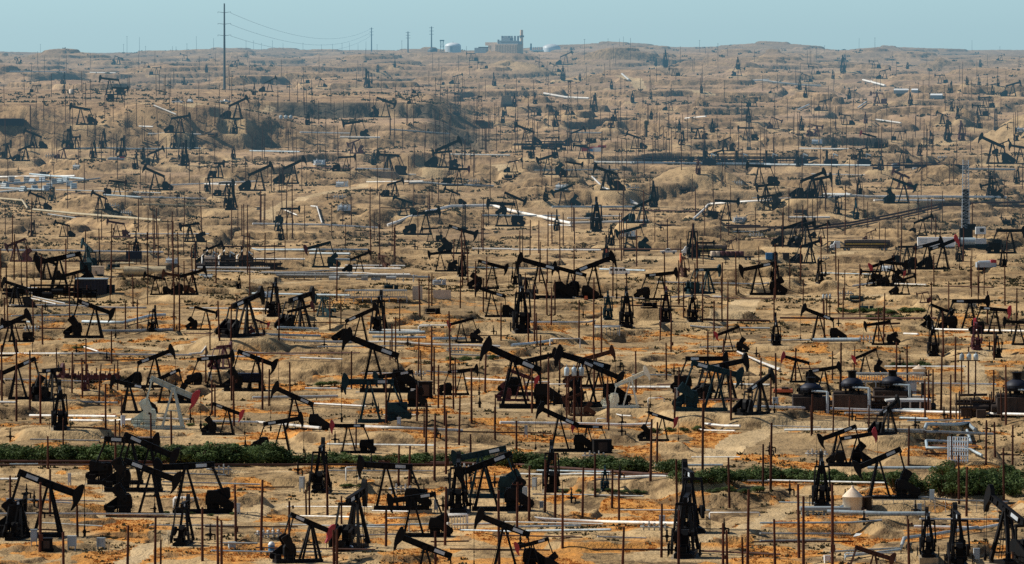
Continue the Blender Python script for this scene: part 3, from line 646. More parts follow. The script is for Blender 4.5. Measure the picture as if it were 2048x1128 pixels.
# ------------------------------------------------------------------ pump jacks
# x, y of the base in the photograph, height of the beam bearing in picture pixels, heading of the head (0 right, 180 left, 90 away),
# beam tilt (head up positive), paint, paint of the head
J = [
 # far hills
 (219,190,32,180,6,'d','d'),(240,203,27,0,-2,'d','d'),(161,250,34,180,9,'d','d'),(476,238,34,15,24,'d','d'),(470,268,27,-85,0,'d','d'),
 (66,297,30,172,20,'d','d'),(138,298,38,85,0,'d','d'),(152,298,24,60,0,'d','d'),(207,297,33,90,0,'d','d'),(361,266,32,10,10,'d','d'),
 (350,298,27,85,0,'d','d'),(385,298,30,95,0,'d','d'),(369,332,44,-80,0,'d','d'),(290,136,11,180,10,'d','d'),(313,150,15,0,4,'d','d'),
 (73,185,14,0,0,'d','d'),(128,187,16,90,0,'d','d'),(14,318,30,-60,5,'d','d'),(188,316,30,90,0,'d','d'),(245,314,36,85,0,'d','d'),
 (309,381,37,178,24,'d','d'),(235,392,29,0,-6,'d','d'),(463,419,50,88,0,'d','d'),(438,356,30,60,0,'d','d'),(232,474,29,180,9,'m','m'),
 (125,474,26,180,14,'d','d'),(385,454,15,0,14,'d','d'),(66,473,27,85,0,'d','d'),(366,396,14,0,0,'d','d'),
 (540,184,23,0,26,'d','d'),(735,176,32,100,0,'d','d'),(605,167,15,180,0,'t','t'),(640,174,15,180,18,'d','d'),(942,122,15,180,2,'d','d'),
 (878,170,12,180,0,'d','d'),(915,168,17,0,15,'d','d'),(772,235,33,0,-20,'d','d'),(828,207,14,0,15,'d','d'),(838,187,14,0,0,'d','d'),
 (616,250,22,90,0,'d','m'),(706,278,33,180,-8,'d','d'),(1132,130,21,0,24,'d','d'),(1126,160,24,90,0,'d','d'),(1160,160,12,90,0,'d','d'),
 (1302,125,10,0,8,'d','d'),(1331,133,28,90,0,'d','d'),(1312,133,11,90,0,'d','d'),(1403,185,14,90,0,'d','d'),(1223,177,15,90,0,'d','d'),
 (1265,204,18,90,0,'d','d'),(1302,199,13,80,0,'d','d'),(1189,224,32,85,0,'d','d'),(1029,214,23,90,0,'d','d'),(1070,208,19,95,0,'d','d'),
 (1342,221,17,0,24,'t','t'),(1510,214,18,0,0,'d','d'),(1497,244,27,90,0,'d','d'),(1066,232,17,180,10,'d','d'),(1103,231,18,150,8,'d','d'),
 (1224,256,22,80,0,'d','d'),(1425,265,23,90,0,'d','d'),(1268,298,26,180,18,'d','d'),(1050,290,33,180,20,'d','d'),(1365,290,24,80,0,'d','d'),
 (1476,138,20,90,0,'d','d'),(1770,158,18,0,14,'d','d'),(1686,144,28,90,0,'d','d'),(1747,137,15,180,0,'d','d'),(1666,158,15,90,0,'d','d'),
 (1548,186,11,0,20,'d','d'),(1650,222,21,0,16,'d','d'),(1690,250,20,180,10,'d','d'),(1934,170,14,90,0,'d','d'),(1958,170,14,90,0,'d','d'),
 (1996,172,14,90,0,'d','d'),(1985,190,18,90,0,'d','d'),(2026,193,25,0,14,'t','t'),(1902,186,20,80,0,'d','d'),(1821,208,20,90,0,'d','d'),
 (1737,297,27,180,14,'d','r'),(1800,281,18,0,0,'d','d'),(1862,288,22,90,0,'d','d'),(1895,288,34,90,0,'d','d'),(1923,281,33,90,0,'m','m'),
 (1606,292,20,90,0,'d','d'),
 # middle distance
 (520,382,42,0,24,'d','d'),(587,368,40,0,24,'d','d'),(693,343,29,0,4,'d','d'),(748,330,25,90,0,'t','t'),(777,350,40,155,2,'d','d'),
 (895,334,45,0,24,'d','d'),(885,336,32,180,-6,'d','d'),(918,372,34,0,0,'d','m'),(1003,453,46,180,2,'d','d'),(1030,432,38,0,-24,'d','d'),
 (806,432,32,178,18,'t','t'),(852,470,45,0,5,'d','d'),(860,484,27,180,-2,'d','d'),(925,508,48,0,-19,'d','d'),(636,535,44,180,-15,'t','m'),
 (765,538,26,120,0,'u','u'),(549,631,62,88,0,'d','d'),(602,660,66,55,8,'d','d'),(880,543,38,180,-8,'d','d'),(985,578,49,0,-14,'d','d'),
 (925,552,43,90,0,'d','d'),(1030,345,23,0,12,'d','d'),(1095,350,36,180,-19,'t','d'),(1212,381,40,165,17,'d','d'),(1307,414,43,90,0,'d','d'),
 (1125,414,36,180,-20,'t','t'),(1193,462,56,90,0,'d','d'),(1285,446,39,20,24,'t','t'),(1453,442,40,0,-4,'d','d'),(1518,372,40,180,2,'d','d'),
 (1532,404,36,150,-8,'d','d'),(1258,503,43,180,-14,'t','t'),(1386,515,54,88,0,'d','d'),(1412,505,27,0,0,'d','d'),(1462,500,19,0,15,'m','r'),
 (1366,553,38,100,0,'u','o'),(1078,597,68,180,15,'d','d'),(1188,597,68,0,22,'d','d'),(1140,598,56,180,15,'d','d'),(1322,600,52,0,5,'d','d'),
 (1415,587,48,30,0,'t','t'),(1515,590,57,180,-11,'d','d'),(1625,397,44,10,20,'d','d'),(1642,397,40,30,10,'d','d'),(1808,407,41,0,-20,'t','t'),
 (1803,327,22,180,12,'t','t'),(1985,328,44,180,24,'d','d'),(2040,330,35,180,10,'d','d'),(1978,397,29,180,-15,'d','d'),(1982,396,43,90,0,'d','d'),
 (2035,366,26,80,0,'d','d'),(1846,472,33,0,22,'d','d'),(1587,494,43,0,18,'d','d'),(1612,494,46,50,6,'d','d'),(1742,480,17,0,20,'m','m'),
 (1855,539,49,0,16,'d','d'),(1886,539,50,0,20,'d','r'),(2020,507,46,0,0,'d','d'),(1765,570,44,180,-20,'d','r'),(1785,571,45,0,-6,'d','d'),
 (1792,573,30,0,-15,'d','r'),(1740,573,30,180,0,'d','d'),(1845,606,20,180,-12,'m','r'),
 (175,535,42,120,22,'t','t'),(92,560,40,170,20,'d','d'),(118,590,74,180,-12,'d','d'),(148,592,46,0,14,'d','d'),(310,590,36,180,12,'d','d'),
 (350,590,40,180,10,'u','u'),(385,590,44,0,16,'d','d'),(478,577,22,90,0,'d','d'),
 # near half
 (20,714,68,0,23,'d','d'),(190,676,62,0,-20,'d','d'),(308,662,42,88,0,'d','d'),(412,660,40,0,-16,'d','d'),(495,673,74,50,16,'d','d'),
 (35,799,66,180,-24,'d','d'),(120,856,76,95,4,'d','d'),(106,800,60,60,0,'d','m'),(258,826,58,172,12,'d','d'),(310,775,62,0,20,'d','d'),
 (347,858,82,0,-24,'s','r'),(330,806,54,180,-24,'d','d'),(430,775,60,0,6,'d','d'),(513,782,66,0,-21,'d','d'),(455,870,52,0,-20,'d','r'),
 (448,737,44,60,0,'m','m'),(600,661,44,0,15,'d','m'),(645,634,38,130,0,'t','t'),(522,668,28,0,-20,'m','r'),(722,686,57,0,24,'d','d'),
 (760,664,68,88,0,'d','d'),(922,686,43,180,-16,'d','r'),(983,634,50,180,18,'d','d'),(588,862,70,180,24,'d','d'),(565,906,64,0,9,'d','d'),
 (738,845,82,180,0,'t','t'),(745,784,92,180,22,'d','d'),(788,813,64,180,-10,'d','t'),(925,790,49,0,5,'d','d'),(1026,816,100,180,23,'d','d'),
 (1043,663,84,92,0,'d','d'),(1052,597,40,120,0,'d','d'),(1216,638,46,90,0,'t','t'),(1253,654,66,90,0,'d','d'),(1332,642,56,88,0,'d','m'),
 (1385,642,50,90,0,'d','d'),(1455,704,42,180,-20,'d','r'),(1168,812,90,180,14,'d','d'),(1200,814,76,0,-24,'d','d'),(1190,774,62,0,14,'u','u'),
 (1262,815,58,0,24,'c','c'),(1070,790,72,0,13,'d','d'),(1045,802,52,0,-22,'m','r'),(1118,903,70,180,24,'d','d'),(1175,901,50,180,4,'d','r'),
 (1150,832,40,180,-20,'u','u'),(1325,882,48,0,-18,'d','r'),(1412,785,68,0,0,'d','d'),(1432,822,84,0,-15,'t','t'),(1452,802,74,20,10,'d','d'),
 (1520,828,64,45,24,'d','d'),(1637,682,54,180,20,'d','d'),(1940,662,60,0,1,'d','d'),(1952,698,50,90,0,'m','r'),(1866,710,55,88,0,'d','d'),
 (1994,714,40,90,0,'d','d'),(1990,668,50,0,-5,'d','r'),(2036,690,46,180,4,'d','d'),(1592,765,46,180,14,'d','r'),(1648,790,52,0,10,'d','d'),
 (1730,750,42,180,-24,'d','r'),(1778,868,54,50,24,'d','d'),
 # front rows
 (98,1074,107,0,-22,'d','d'),(262,968,88,0,-2,'d','d'),(300,983,92,0,-24,'d','d'),(303,1033,92,0,-22,'d','d'),(372,1026,94,180,-2,'d','d'),
 (370,1086,78,85,0,'d','d'),(696,906,55,180,0,'d','r'),(643,982,86,88,0,'d','d'),(772,1019,88,180,4,'d','d'),(825,1073,78,180,-8,'d','d'),
 (712,1095,104,75,5,'d','d'),(622,1124,78,20,-24,'d','r'),(850,1186,94,180,22,'d','d'),(960,995,88,180,-11,'t','t'),(970,1021,94,180,-20,'d','d'),
 (917,1027,94,90,0,'d','d'),(1008,1140,90,180,20,'d','d'),(1065,1142,56,180,-14,'d','r'),(1103,979,80,90,0,'d','d'),(1210,980,40,90,0,'t','t'),
 (1374,1108,112,85,0,'d','d'),(1377,1058,112,95,0,'d','d'),(1676,938,64,180,-22,'d','d'),(1715,932,60,0,10,'d','r'),(1757,997,80,180,-24,'d','d'),
 (1643,1010,86,88,0,'d','d'),(1914,1130,100,90,0,'d','d'),(2012,1127,110,120,22,'d','d'),(1855,1108,76,88,0,'d','d'),(1748,1172,66,0,-18,'u','u'),
 (40,1076,72,80,0,'d','d'),
]
_rj = random.Random(31)
def _free(x, y, d): return all(abs(q[0] - x) > d or abs(q[1] - y) > d * 0.45 for q in J)
for y0, y1, n in ((118, 200, 26), (200, 335, 40), (335, 470, 24), (470, 620, 20), (620, 800, 5)):      # the smaller wells between them
    k = 0
    while k < n:
        x, y = _rj.uniform(10, 2040), _rj.uniform(y0, y1)
        if not _free(x, y, 30 if y < 335 else 26) or (x < 1000 and 195 < y < 300): continue
        k += 1; s_ = np.interp(y, [118, 160, 200, 300, 470, 620], [2.2, 2.9, 3.5, 4.4, 5.7, 7.6])
        az = _rj.choice((0, 180, 90, 90, 85, 95, 160, 20)); J.append((x, y, s_ * _rj.uniform(4.3, 6.2), az, _rj.choice((-20, -10, 0, 8, 16, 22)), _rj.choice('dddddtmd'), 'd'))
J = [q if q[5] != 'm' or q[6] != 'd' else q[:6] + ('m',) for q in J]
PC = {'d': 'dark', 't': 'teal', 'm': 'maroon', 'u': 'rust', 's': 'silver', 'c': 'cream', 'r': 'red', 'o': 'orange'}
PCW = {'d': 'black', 't': 'dark teal', 'm': 'maroon', 'u': 'rusty brown', 's': 'pale silver', 'c': 'cream', 'r': 'red', 'o': 'orange'}
APEX = 6.5
CR = Vector((-3.75, 0, 2.55)); CRANK_R, PIT_L, TAIL = 1.5, 3.95, 3.75
CACHE = {}
def cached(key, fn):
    if key not in CACHE: CACHE[key] = fn()
    return CACHE[key]

def crank_angle(tilt):
    th = R(tilt); T = (-TAIL * math.cos(th), APEX - TAIL * math.sin(th) - 0.35)
    best = min(range(0, 360, 2), key=lambda a: abs(math.hypot(CR.x + CRANK_R * math.cos(R(a)) - T[0], CR.z + CRANK_R * math.sin(R(a)) - T[1]) - PIT_L) + (0.12 if math.cos(R(a)) > 0.1 else 0))
    return R(best), T

def m_skid():
    m = MB()
    for y in (-1.0, 1.0): m.box((-2.3, y, 0.25), (8.2, 0.34, 0.5))
    for x in (-6.2, -4.6, -3.0, -1.4, 0.2, 1.6): m.box((x, 0, 0.22), (0.3, 2.3, 0.4))
    m.box((-3.75, 0, 0.85), (1.7, 1.1, 0.75)); m.box((-4.9, 0, 0.55), (3.0, 1.9, 0.16))
    return m
def m_pad():
    m = MB(); m.box((-2.2, 0, -0.55), (9.2, 3.2, 1.15)); return m
def m_post():
    m = MB()
    for s in (-1, 1):
        m.bar((1.35, s * 1.25, 0.45), (0.10, s * 0.24, APEX - 0.15), 0.46, 0.40, 0.34, 0.30)
        m.bar((-1.75, s * 0.85, 0.45), (-0.12, s * 0.20, APEX - 0.2), 0.36, 0.32, 0.28, 0.26)
    m.bar((0.82, -0.86, 2.9), (0.82, 0.86, 2.9), 0.16); m.bar((1.18, -1.1, 1.3), (1.18, 1.1, 1.3), 0.16)
    m.bar((0.80, -0.85, 2.9), (-0.95, -0.52, 2.9), 0.12); m.bar((0.80, 0.85, 2.9), (-0.95, 0.52, 2.9), 0.12)
    m.box((0, 0, APEX - 0.05), (0.75, 0.8, 0.4))
    return m
def m_ladder():
    m = MB()
    for y in (-0.2, 0.2): m.bar((1.75, y - 0.35, 0.5), (0.35, y - 0.1, APEX - 0.3), 0.07)
    for k in range(10):
        t = (k + 0.5) / 10; x = 1.75 + (0.35 - 1.75) * t; z = 0.5 + (APEX - 0.8) * t
        m.bar((x, -0.55 + 0.25 * t, z), (x, -0.15 + 0.25 * t, z), 0.05)
    return m
def m_beam():
    m = MB()                       # I section: web and two flanges, deeper over the bearing
    m.prism([(-3.95, -0.32), (0.0, -0.42), (3.4, -0.32), (3.4, 0.34), (0, 0.38), (-3.95, 0.34)], -0.09, 0.09)
    m.bar((-3.95, 0, 0.36), (3.4, 0, 0.38), 0.5, 0.10); m.bar((-3.95, 0, -0.36), (0, 0, -0.46), 0.5, 0.10); m.bar((0, 0, -0.46), (3.4, 0, -0.36), 0.5, 0.10)
    for x in (-3.0, -1.8, -0.6, 0.6, 1.8, 2.9): m.box((x, 0, 0.0), (0.07, 0.42, 0.70))
    m.box((0, 0, -0.1), (0.7, 0.5, 0.5))
    m.bar((-TAIL, -1.1, -0.38), (-TAIL, 1.1, -0.38), 0.34, 0.3); m.box((-TAIL, 0, -0.1), (0.45, 0.4, 0.6))
    return m
def m_head():
    Rr = 4.3; arc = [(Rr * math.cos(R(a)), Rr * math.sin(R(a))) for a in (18, 14, 9, 4, -1, -6, -11, -16, -21, -26, -29)]
    poly = arc + [(Rr * math.cos(R(-29)) - 0.16, Rr * math.sin(R(-29)) + 0.02), (3.62, -1.2), (3.22, -0.42), (3.15, 0.42), (3.45, 1.05), (3.85, 1.40)]
    m = MB(); m.prism(poly[::-1], -0.30, 0.30)
    return m
def m_plate():
    m = MB()
    for s in (-1, 1): m.box((-2.15, s * 0.235, 0.0), (1.5, 0.03, 0.46))
    return m
def m_bridle():
    m = MB()
    for s in (-0.16, 0.16): m.tube((4.33, s, APEX - 0.1), (4.33, s, 2.6), 0.035, n=5)
    m.box((4.33, 0, 2.6), (0.2, 0.5, 0.16)); m.tube((4.33, 0, 2.6), (4.33, 0, 1.2), 0.05, n=6)
    return m
def m_wellhead():
    m = MB(); m.tube((4.33, 0, -0.5), (4.33, 0, 0.9), 0.17, n=8); m.tube((4.33, 0, 0.9), (4.33, 0, 1.35), 0.10, n=8)
    m.tube((4.05, 0, 0.62), (4.95, 0, 0.62), 0.09, n=6); m.box((4.33, 0, 0.62), (0.4, 0.4, 0.3)); m.tube((4.33, 0.2, 0.35), (4.33, -0.7, 0.35), 0.08, n=6)
    return m
def m_gearbox():
    m = MB(); x, z = CR.x, CR.z
    m.prism([(x-1.05, 1.2), (x+1.05, 1.2), (x+1.05, 2.3), (x+0.8, 3.15), (x-0.7, 3.2), (x-1.05, 2.6)], -0.42, 0.42)
    m.tube((x, -1.15, z), (x, 1.15, z), 0.2, n=8)
    return m
def m_crank(tilt):
    ph, T = crank_angle(tilt); ca, sa = math.cos(ph), math.sin(ph); m = MB()
    def rot(u, v): return (CR.x + u * ca - v * sa, CR.z + u * sa + v * ca)
    poly = [rot(*p) for p in ((-0.5, -0.36), (0.6, -0.62), (2.2, -0.78), (2.35, -0.6), (2.35, 0.6), (2.2, 0.78), (0.6, 0.62), (-0.5, 0.36))]
    return poly
def mk_crank(tilt, s):
    m = MB(); p = m_crank(tilt); p = [(x, max(z, 0.12)) for x, z in p]; y = 0.98 * s
    m.prism(p, y - 0.17, y + 0.17); return m
def mk_pitman(tilt, s):
    ph, T = crank_angle(tilt); y = 1.24 * s
    m = MB(); m.bar((CR.x + CRANK_R * math.cos(ph), y, CR.z + CRANK_R * math.sin(ph)), (T[0], 1.02 * s, T[1]), 0.24, 0.18)
    return m
def m_motor():
    m = MB(); m.box((-5.75, 0.1, 1.0), (0.95, 0.75, 0.75)); m.tube((-5.75, 0.4, 1.05), (-5.75, 1.1, 1.05), 0.3, n=10); m.box((-5.75, 0.1, 0.6), (1.2, 1.2, 0.14))
    return m
def m_guard():
    m = MB(); poly = [(-2.95, 1.75), (-2.95, 2.9), (-3.3, 3.25), (-4.2, 3.25), (-6.75, 1.45), (-6.85, 0.95), (-6.5, 0.55), (-5.6, 0.55), (-4.0, 1.75)]
    m.prism(poly, 1.30, 1.55); m.box((-4.9, 1.42, 0.9), (0.2, 0.14, 1.0))
    return m
def m_railing():
    m = MB()
    for x in (-6.6, -5.6, -4.6, -3.6, -2.6):
        for y in (-1.75, 1.85): m.bar((x, y, 0.2), (x, y, 1.7), 0.06)
    for y in (-1.75, 1.85):
        for z in (1.0, 1.66): m.bar((-6.6, y, z), (-2.6, y, z), 0.06)
    m.bar((-6.6, -1.75, 1.66), (-6.6, 1.85, 1.66), 0.06)
    return m
def m_small(tilt):
    """one mesh for the jacks only a few pixels high"""
    m = MB(); th = R(tilt)
    m.box((-2.2, 0, 0.1), (8.4, 2.4, 1.0))
    for s in (-1, 1):
        m.bar((1.35, s * 1.25, 0.4), (0.1, s * 0.24, APEX), 0.5, 0.4); m.bar((-1.75, s * 0.85, 0.4), (-0.1, s * 0.2, APEX), 0.4, 0.34)
    def rt(p): return (p[0] * math.cos(th) - p[1] * math.sin(th), APEX + p[0] * math.sin(th) + p[1] * math.cos(th))
    m.prism([rt(p) for p in ((-3.95, -0.34), (3.4, -0.34), (3.4, 0.34), (-3.95, 0.34))], -0.22, 0.22)
    m.prism([rt(p) for p in ((3.85, 1.4), (3.15, 0.42), (3.22, -0.42), (3.65, -2.0), (4.2, -0.9), (4.3, 0), (4.15, 1.1))], -0.35, 0.35)
    m.prism([(-4.7, 0.4), (-2.6, 0.4), (-2.8, 3.0), (-4.4, 3.1)], -0.5, 0.5)
    for s in (-1, 1):
        m.prism([(x, max(z, 0.15)) for x, z in m_crank(tilt)], s - 0.2, s + 0.2)
        ph, T = crank_angle(tilt); m.bar((CR.x + CRANK_R * math.cos(ph), 1.2 * s, CR.z + CRANK_R * math.sin(ph)), (T[0], 1.0 * s, T[1]), 0.24)
    m.prism([(-6.6, 0.4), (-5.0, 0.4), (-3.2, 2.8), (-4.0, 3.2), (-6.4, 1.5)], 1.3, 1.6)
    return m

PIPE_PTS = [[ground(*p) for p in pts] for pts, th, cl in PIPES]
for (pts, th, cl), pp in zip(PIPES, PIPE_PTS):       # level runs keep to one line across the field
    rows = [p[1] for p in pts]
    if max(rows) - min(rows) < 14:
        ym = sorted(p.y for p in pp)[len(pp) // 2]
        for q, p in zip(pts, pp):
            if abs(p.y - ym) > 0.05 * ym:
                d = ray(*q); p.y = ym; p.x = d[0] / d[1] * ym; p.z = zat(p.x, ym)
JACKS = []
for (px, py, hp, az, tilt, pc, hc) in J:
    P = ground(px, py)
    JACKS.append([P, px, py, hp, az, tilt, pc, hc])
for j in JACKS:
    s = min(max(j[3] / scale_at(j[0]) / APEX, 0.35), 2.2)
    j.append(s)
for pts in ROADS: pass
for k, (pts, w, nm) in enumerate(ROADS): paint_road(k, pts, w)
def grade(a, b, w=3.0):
    """level the strip a pipeline runs on"""
    y1, y2 = min(a.y, b.y) - w * 2.2, max(a.y, b.y) + w * 2.2
    r1, r2 = max(np.searchsorted(YS, y1) - 1, 0), min(np.searchsorted(YS, y2) + 1, NR)
    tt = [(p.x + s * w * 2.2) / (p.y) for p in (a, b) for s in (-1, 1)]
    c1 = int(np.clip((min(tt) - T0) / (T1 - T0) * (NC - 1) - 1, 0, NC - 1)); c2 = int(np.clip((max(tt) - T0) / (T1 - T0) * (NC - 1) + 2, 0, NC))
    if c2 <= c1 + 1 or r2 <= r1 + 1: return
    xs, ys = XG[r1:r2, c1:c2], YG[r1:r2, c1:c2]
    ex, ey = b.x - a.x, b.y - a.y; L2 = ex * ex + ey * ey + 1e-6
    t = np.clip(((xs - a.x) * ex + (ys - a.y) * ey) / L2, 0, 1)
    d = np.hypot(xs - a.x - t * ex, ys - a.y - t * ey)
    q = 1 - sst(d, w, w * 2.1); zl = a.z + (b.z - a.z) * t
    Z[r1:r2, c1:c2] = Z[r1:r2, c1:c2] * (1 - q) + (zl + fine[r1:r2, c1:c2] * 0.3) * q
for pp in PIPE_PTS:
    for a, b in zip(pp[:-1], pp[1:]): grade(a, b, 2.6 if a.y < 1500 else 4.0)
for j in sorted(JACKS, key=lambda q: -q[0].y):
    c = Vector((j[0].x - 2.2 * j[8] * math.cos(R(j[4])), j[0].y - 2.2 * j[8] * math.sin(R(j[4])), j[0].z))
    flatten(c, 5.8 * j[8], tint=0.95)

def build_jack(P, px, py, hp, az, tilt, pc, hc, s):
    qt = int(round(tilt / 3.0)) * 3; mat, hmat = PC[pc], PC[hc]
    z = zat(P.x, P.y)
    if hp < 24:
        o = link('pump_jack', cached(('small', qt, mat), lambda: m_small(qt).mesh('pump_jack', mat)))
        o.location = (P.x, P.y, z); o.rotation_euler = (0, 0, R(az)); o.scale = (s, s, s)
    else:
        o = empty('pump_jack', (P.x, P.y, z), R(az), s)
        full = hp >= 40
        def part(name, fn, mt, par=o, key=None):
            return link(name, cached((name, mt, key), lambda: fn().mesh(name, mt)), par)
        part('skid', m_skid, mat); part('samson_post', m_post, mat); part('gearbox', m_gearbox, mat)
        beam = part('walking_beam', m_beam, mat); beam.location = (0, 0, APEX); beam.rotation_euler = (0, R(-qt), 0)
        hd = part('horsehead', m_head, hmat, beam)
        if hc != pc: hd['label'] = '%s horsehead' % PCW[hc]
        for sd in (-1, 1):
            part('crank', lambda: mk_crank(qt, sd), mat, key=(qt, sd)); part('pitman_arm', lambda: mk_pitman(qt, sd), mat, key=(qt, sd))
        part('belt_guard', m_guard, mat)
        if full:
            part('foundation', m_pad, 'concrete'); part('motor', m_motor, mat)
            part('bridle', m_bridle, 'dark'); part('wellhead', m_wellhead, 'dark'); part('ladder', m_ladder, mat)
            if hp > 46 and pc in 'dt': part('sign_plate', m_plate, 'plate', beam)
            if hp > 70: part('railing', m_railing, 'dark')
    fac = ''
    a = ((az + 180) % 360) - 180
    if abs(a) <= 45: fac = 'facing right'
    elif abs(a) >= 135: fac = 'facing left'
    else: fac = 'seen end-on'
    pose = ''
    if 'end' not in fac: pose = ' head raised' if tilt >= 9 else (' head lowered' if tilt <= -9 else ' beam level')
    colr = PCW[pc] + (' %s-headed' % PCW[hc] if hc != pc else '')
    o['category'] = 'pump jack'; o['group'] = 'pump jacks across the oil field'
    THINGS.append((o, px, py, 'pump jacks', colr + ' pump jack ' + fac + pose))
    return o
def build_jacks():
    for j in JACKS: build_jack(*j)
# ------------------------------------------------------------------ bare poles (x, y of the foot, height; picture pixels)
POLES = [
 (96,938,66),(21,1031,80),(127,1138,74),(80,1104,140),(100,1032,94),(255,1136,86),(310,1132,100),(321,1138,28),(472,1083,114),(405,1122,108),
 (436,1130,98),(443,1134,90),(126,893,55),(231,938,100),(240,890,50),(302,888,62),(343,893,72),(155,1073,64),(522,1107,148),(578,1110,108),
 (619,1030,58),(613,1032,42),(655,1033,104),(683,1048,56),(668,1135,76),(674,1136,78),(797,970,80),(818,975,84),(772,1093,75),(890,1091,118),
 (871,1132,70),(852,926,120),(869,960,130),(892,948,126),(848,875,60),(918,890,100),(990,879,66),(712,896,58),(998,1130,150),(941,930,62),
 (1034,1064,100),(1058,1041,110),(1090,1024,105),(1110,1043,137),(1125,1096,118),(1165,1034,100),(1190,993,86),(1224,1016,78),(1238,1051,108),
 (1245,1132,78),(1323,1115,108),(1354,1018,100),(1357,1130,110),(1301,963,125),(1314,928,84),(1405,957,150),(1459,1016,102),(1495,1130,152),
 (1446,1132,86),(1454,1130,70),(1486,1132,52),(1526,983,95),(1033,903,62),(1217,861,60),(1541,983,138),(1623,871,60),(1666,869,56),(1598,1116,148),
 (1607,1130,138),(1665,1130,162),(1550,1130,92),(1817,930,78),(1818,1130,92),(1904,920,34),(1918,1008,98),(1933,1033,100),(1972,930,90),
 (1990,914,70),(2008,1008,112),(2025,936,86),(2026,1120,100),(4,808,118),(33,843,165),(60,819,118),(85,689,80),(114,740,44),(144,786,82),
 (165,796,80),(172,746,68),(198,809,66),(251,666,62),(275,661,62),(348,661,98),(359,664,98),(439,681,80),(462,681,73),(235,780,60),(242,850,60),
 (463,800,86),(220,601,44),(295,609,58),(420,700,58),(424,830,70),(430,834,66),(558,681,75),(660,661,68),(580,794,70),(525,819,100),(538,812,74),
 (840,633,76),(858,614,66),(784,716,68),(791,724,42),(837,752,76),(843,760,60),(863,760,108),(868,789,95),(901,742,120),(907,819,92),(970,784,102),
 (1002,681,76),(889,850,86),(943,846,110),(991,848,60),(834,842,72),(854,850,32),(780,720,40),(1069,688,120),(1074,692,66),(1094,630,72),(1110,630,70),
 (1158,684,84),(1187,705,150),(1203,709,96),(1320,681,68),(1342,704,78),(1367,634,70),(1405,644,100),(1428,677,76),(1444,643,88),(1455,659,96),
 (1064,826,90),(1097,834,120),(1119,772,62),(1138,829,80),(1149,850,78),(1215,850,95),(1272,786,84),(1357,816,82),(1349,838,62),(1462,839,100),
 (1407,857,74),(1548,642,66),(1606,614,56),(1677,618,72),(1686,639,64),(1720,639,60),(1767,686,73),(1541,821,82),(1552,806,100),(1591,764,68),
 (1624,868,80),(1665,760,58),(1708,744,52),(1679,824,76),(1698,852,60),(1738,862,52),(1793,752,68),(1815,784,95),(1850,842,84),(1866,810,72),
 (1882,826,120),(1887,714,92),(1901,841,92),(1863,636,72),(1943,594,50),(1957,612,60),(2033,642,66),(2012,850,120),(1987,830,90),(2004,840,60),
 (1690,470,100),(1728,434,52),(1885,442,60),(2016,424,40),(1759,500,56),(1770,504,50),(1601,560,70),(1676,590,72),(1689,600,60),(1720,596,68),
 (1943,560,60),(1958,586,58),(1968,590,56),(1868,572,62),(700,378,60),(585,476,120),(574,480,62),(520,450,70),(530,440,54),(742,520,86),
 (760,520,72),(790,524,74),(1240,498,72),(1335,500,62),(1252,500,60),(1104,488,62),(1149,488,72),(1120,520,70),(1060,510,70),(1243,522,96),
 (203,480,60),(313,478,62),(463,480,62),(488,488,80),(495,474,64),(62,474,78),(222,540,92),(296,560,96),(317,540,90),(345,552,110),(357,560,96),
 (28,560,92),(54,600,110),(82,592,84),(740,440,66),(760,456,72),(925,570,110),(907,540,62),
]
def spread(n, y0, y1, hm, seed, x0=-30, x1=2080):
    rg = np.random.default_rng(seed); out = []
    for k in range(n):
        x = x0 + (x1 - x0) * ((k * 0.61803 + rg.random() * 0.35) % 1.0); y = y0 + (y1 - y0) * rg.random()
        out.append((x, y, None, rg.uniform(*hm)))
    return out
RP = spread(60, 118, 165, (8, 13), 1) + spread(95, 160, 245, (8, 12), 2) + spread(110, 240, 330, (8, 12.5), 3, 0, 2048) \
   + spread(60, 235, 340, (9, 13), 4, 900, 1560) + spread(60, 330, 450, (8, 12), 5) + spread(70, 455, 600, (8, 12), 6) + spread(40, 600, 860, (7, 10), 8) + spread(150, 180, 335, (8, 13), 9) + spread(90, 300, 480, (8, 12), 10) + spread(40, 480, 620, (8, 12), 12)
RIDGE = [(81,105,17),(254,108,36),(247,108,20),(279,108,34),(291,108,16),(345,104,12),(352,104,11),(374,103,16),(393,101,29),(427,100,24),(492,99,17),
 (507,99,18),(523,100,14),(545,101,20),(566,101,15),(606,101,15),(643,103,14),(665,103,15),(684,103,17),(699,103,18),(716,103,16),(732,103,20),
 (754,103,14),(804,105,24),(1169,120,42),(1216,92,15),(1239,92,15),(1247,92,19),(1261,120,44),(1399,104,24),(1436,136,50),(1718,98,22),(1750,97,22),
 (1944,102,22),(2000,102,9),(1649,103,12),(1633,120,24),(1411,108,14),(1455,112,18)]
TALL = [(743,103,48),(816,105,42),(863,103,50)]

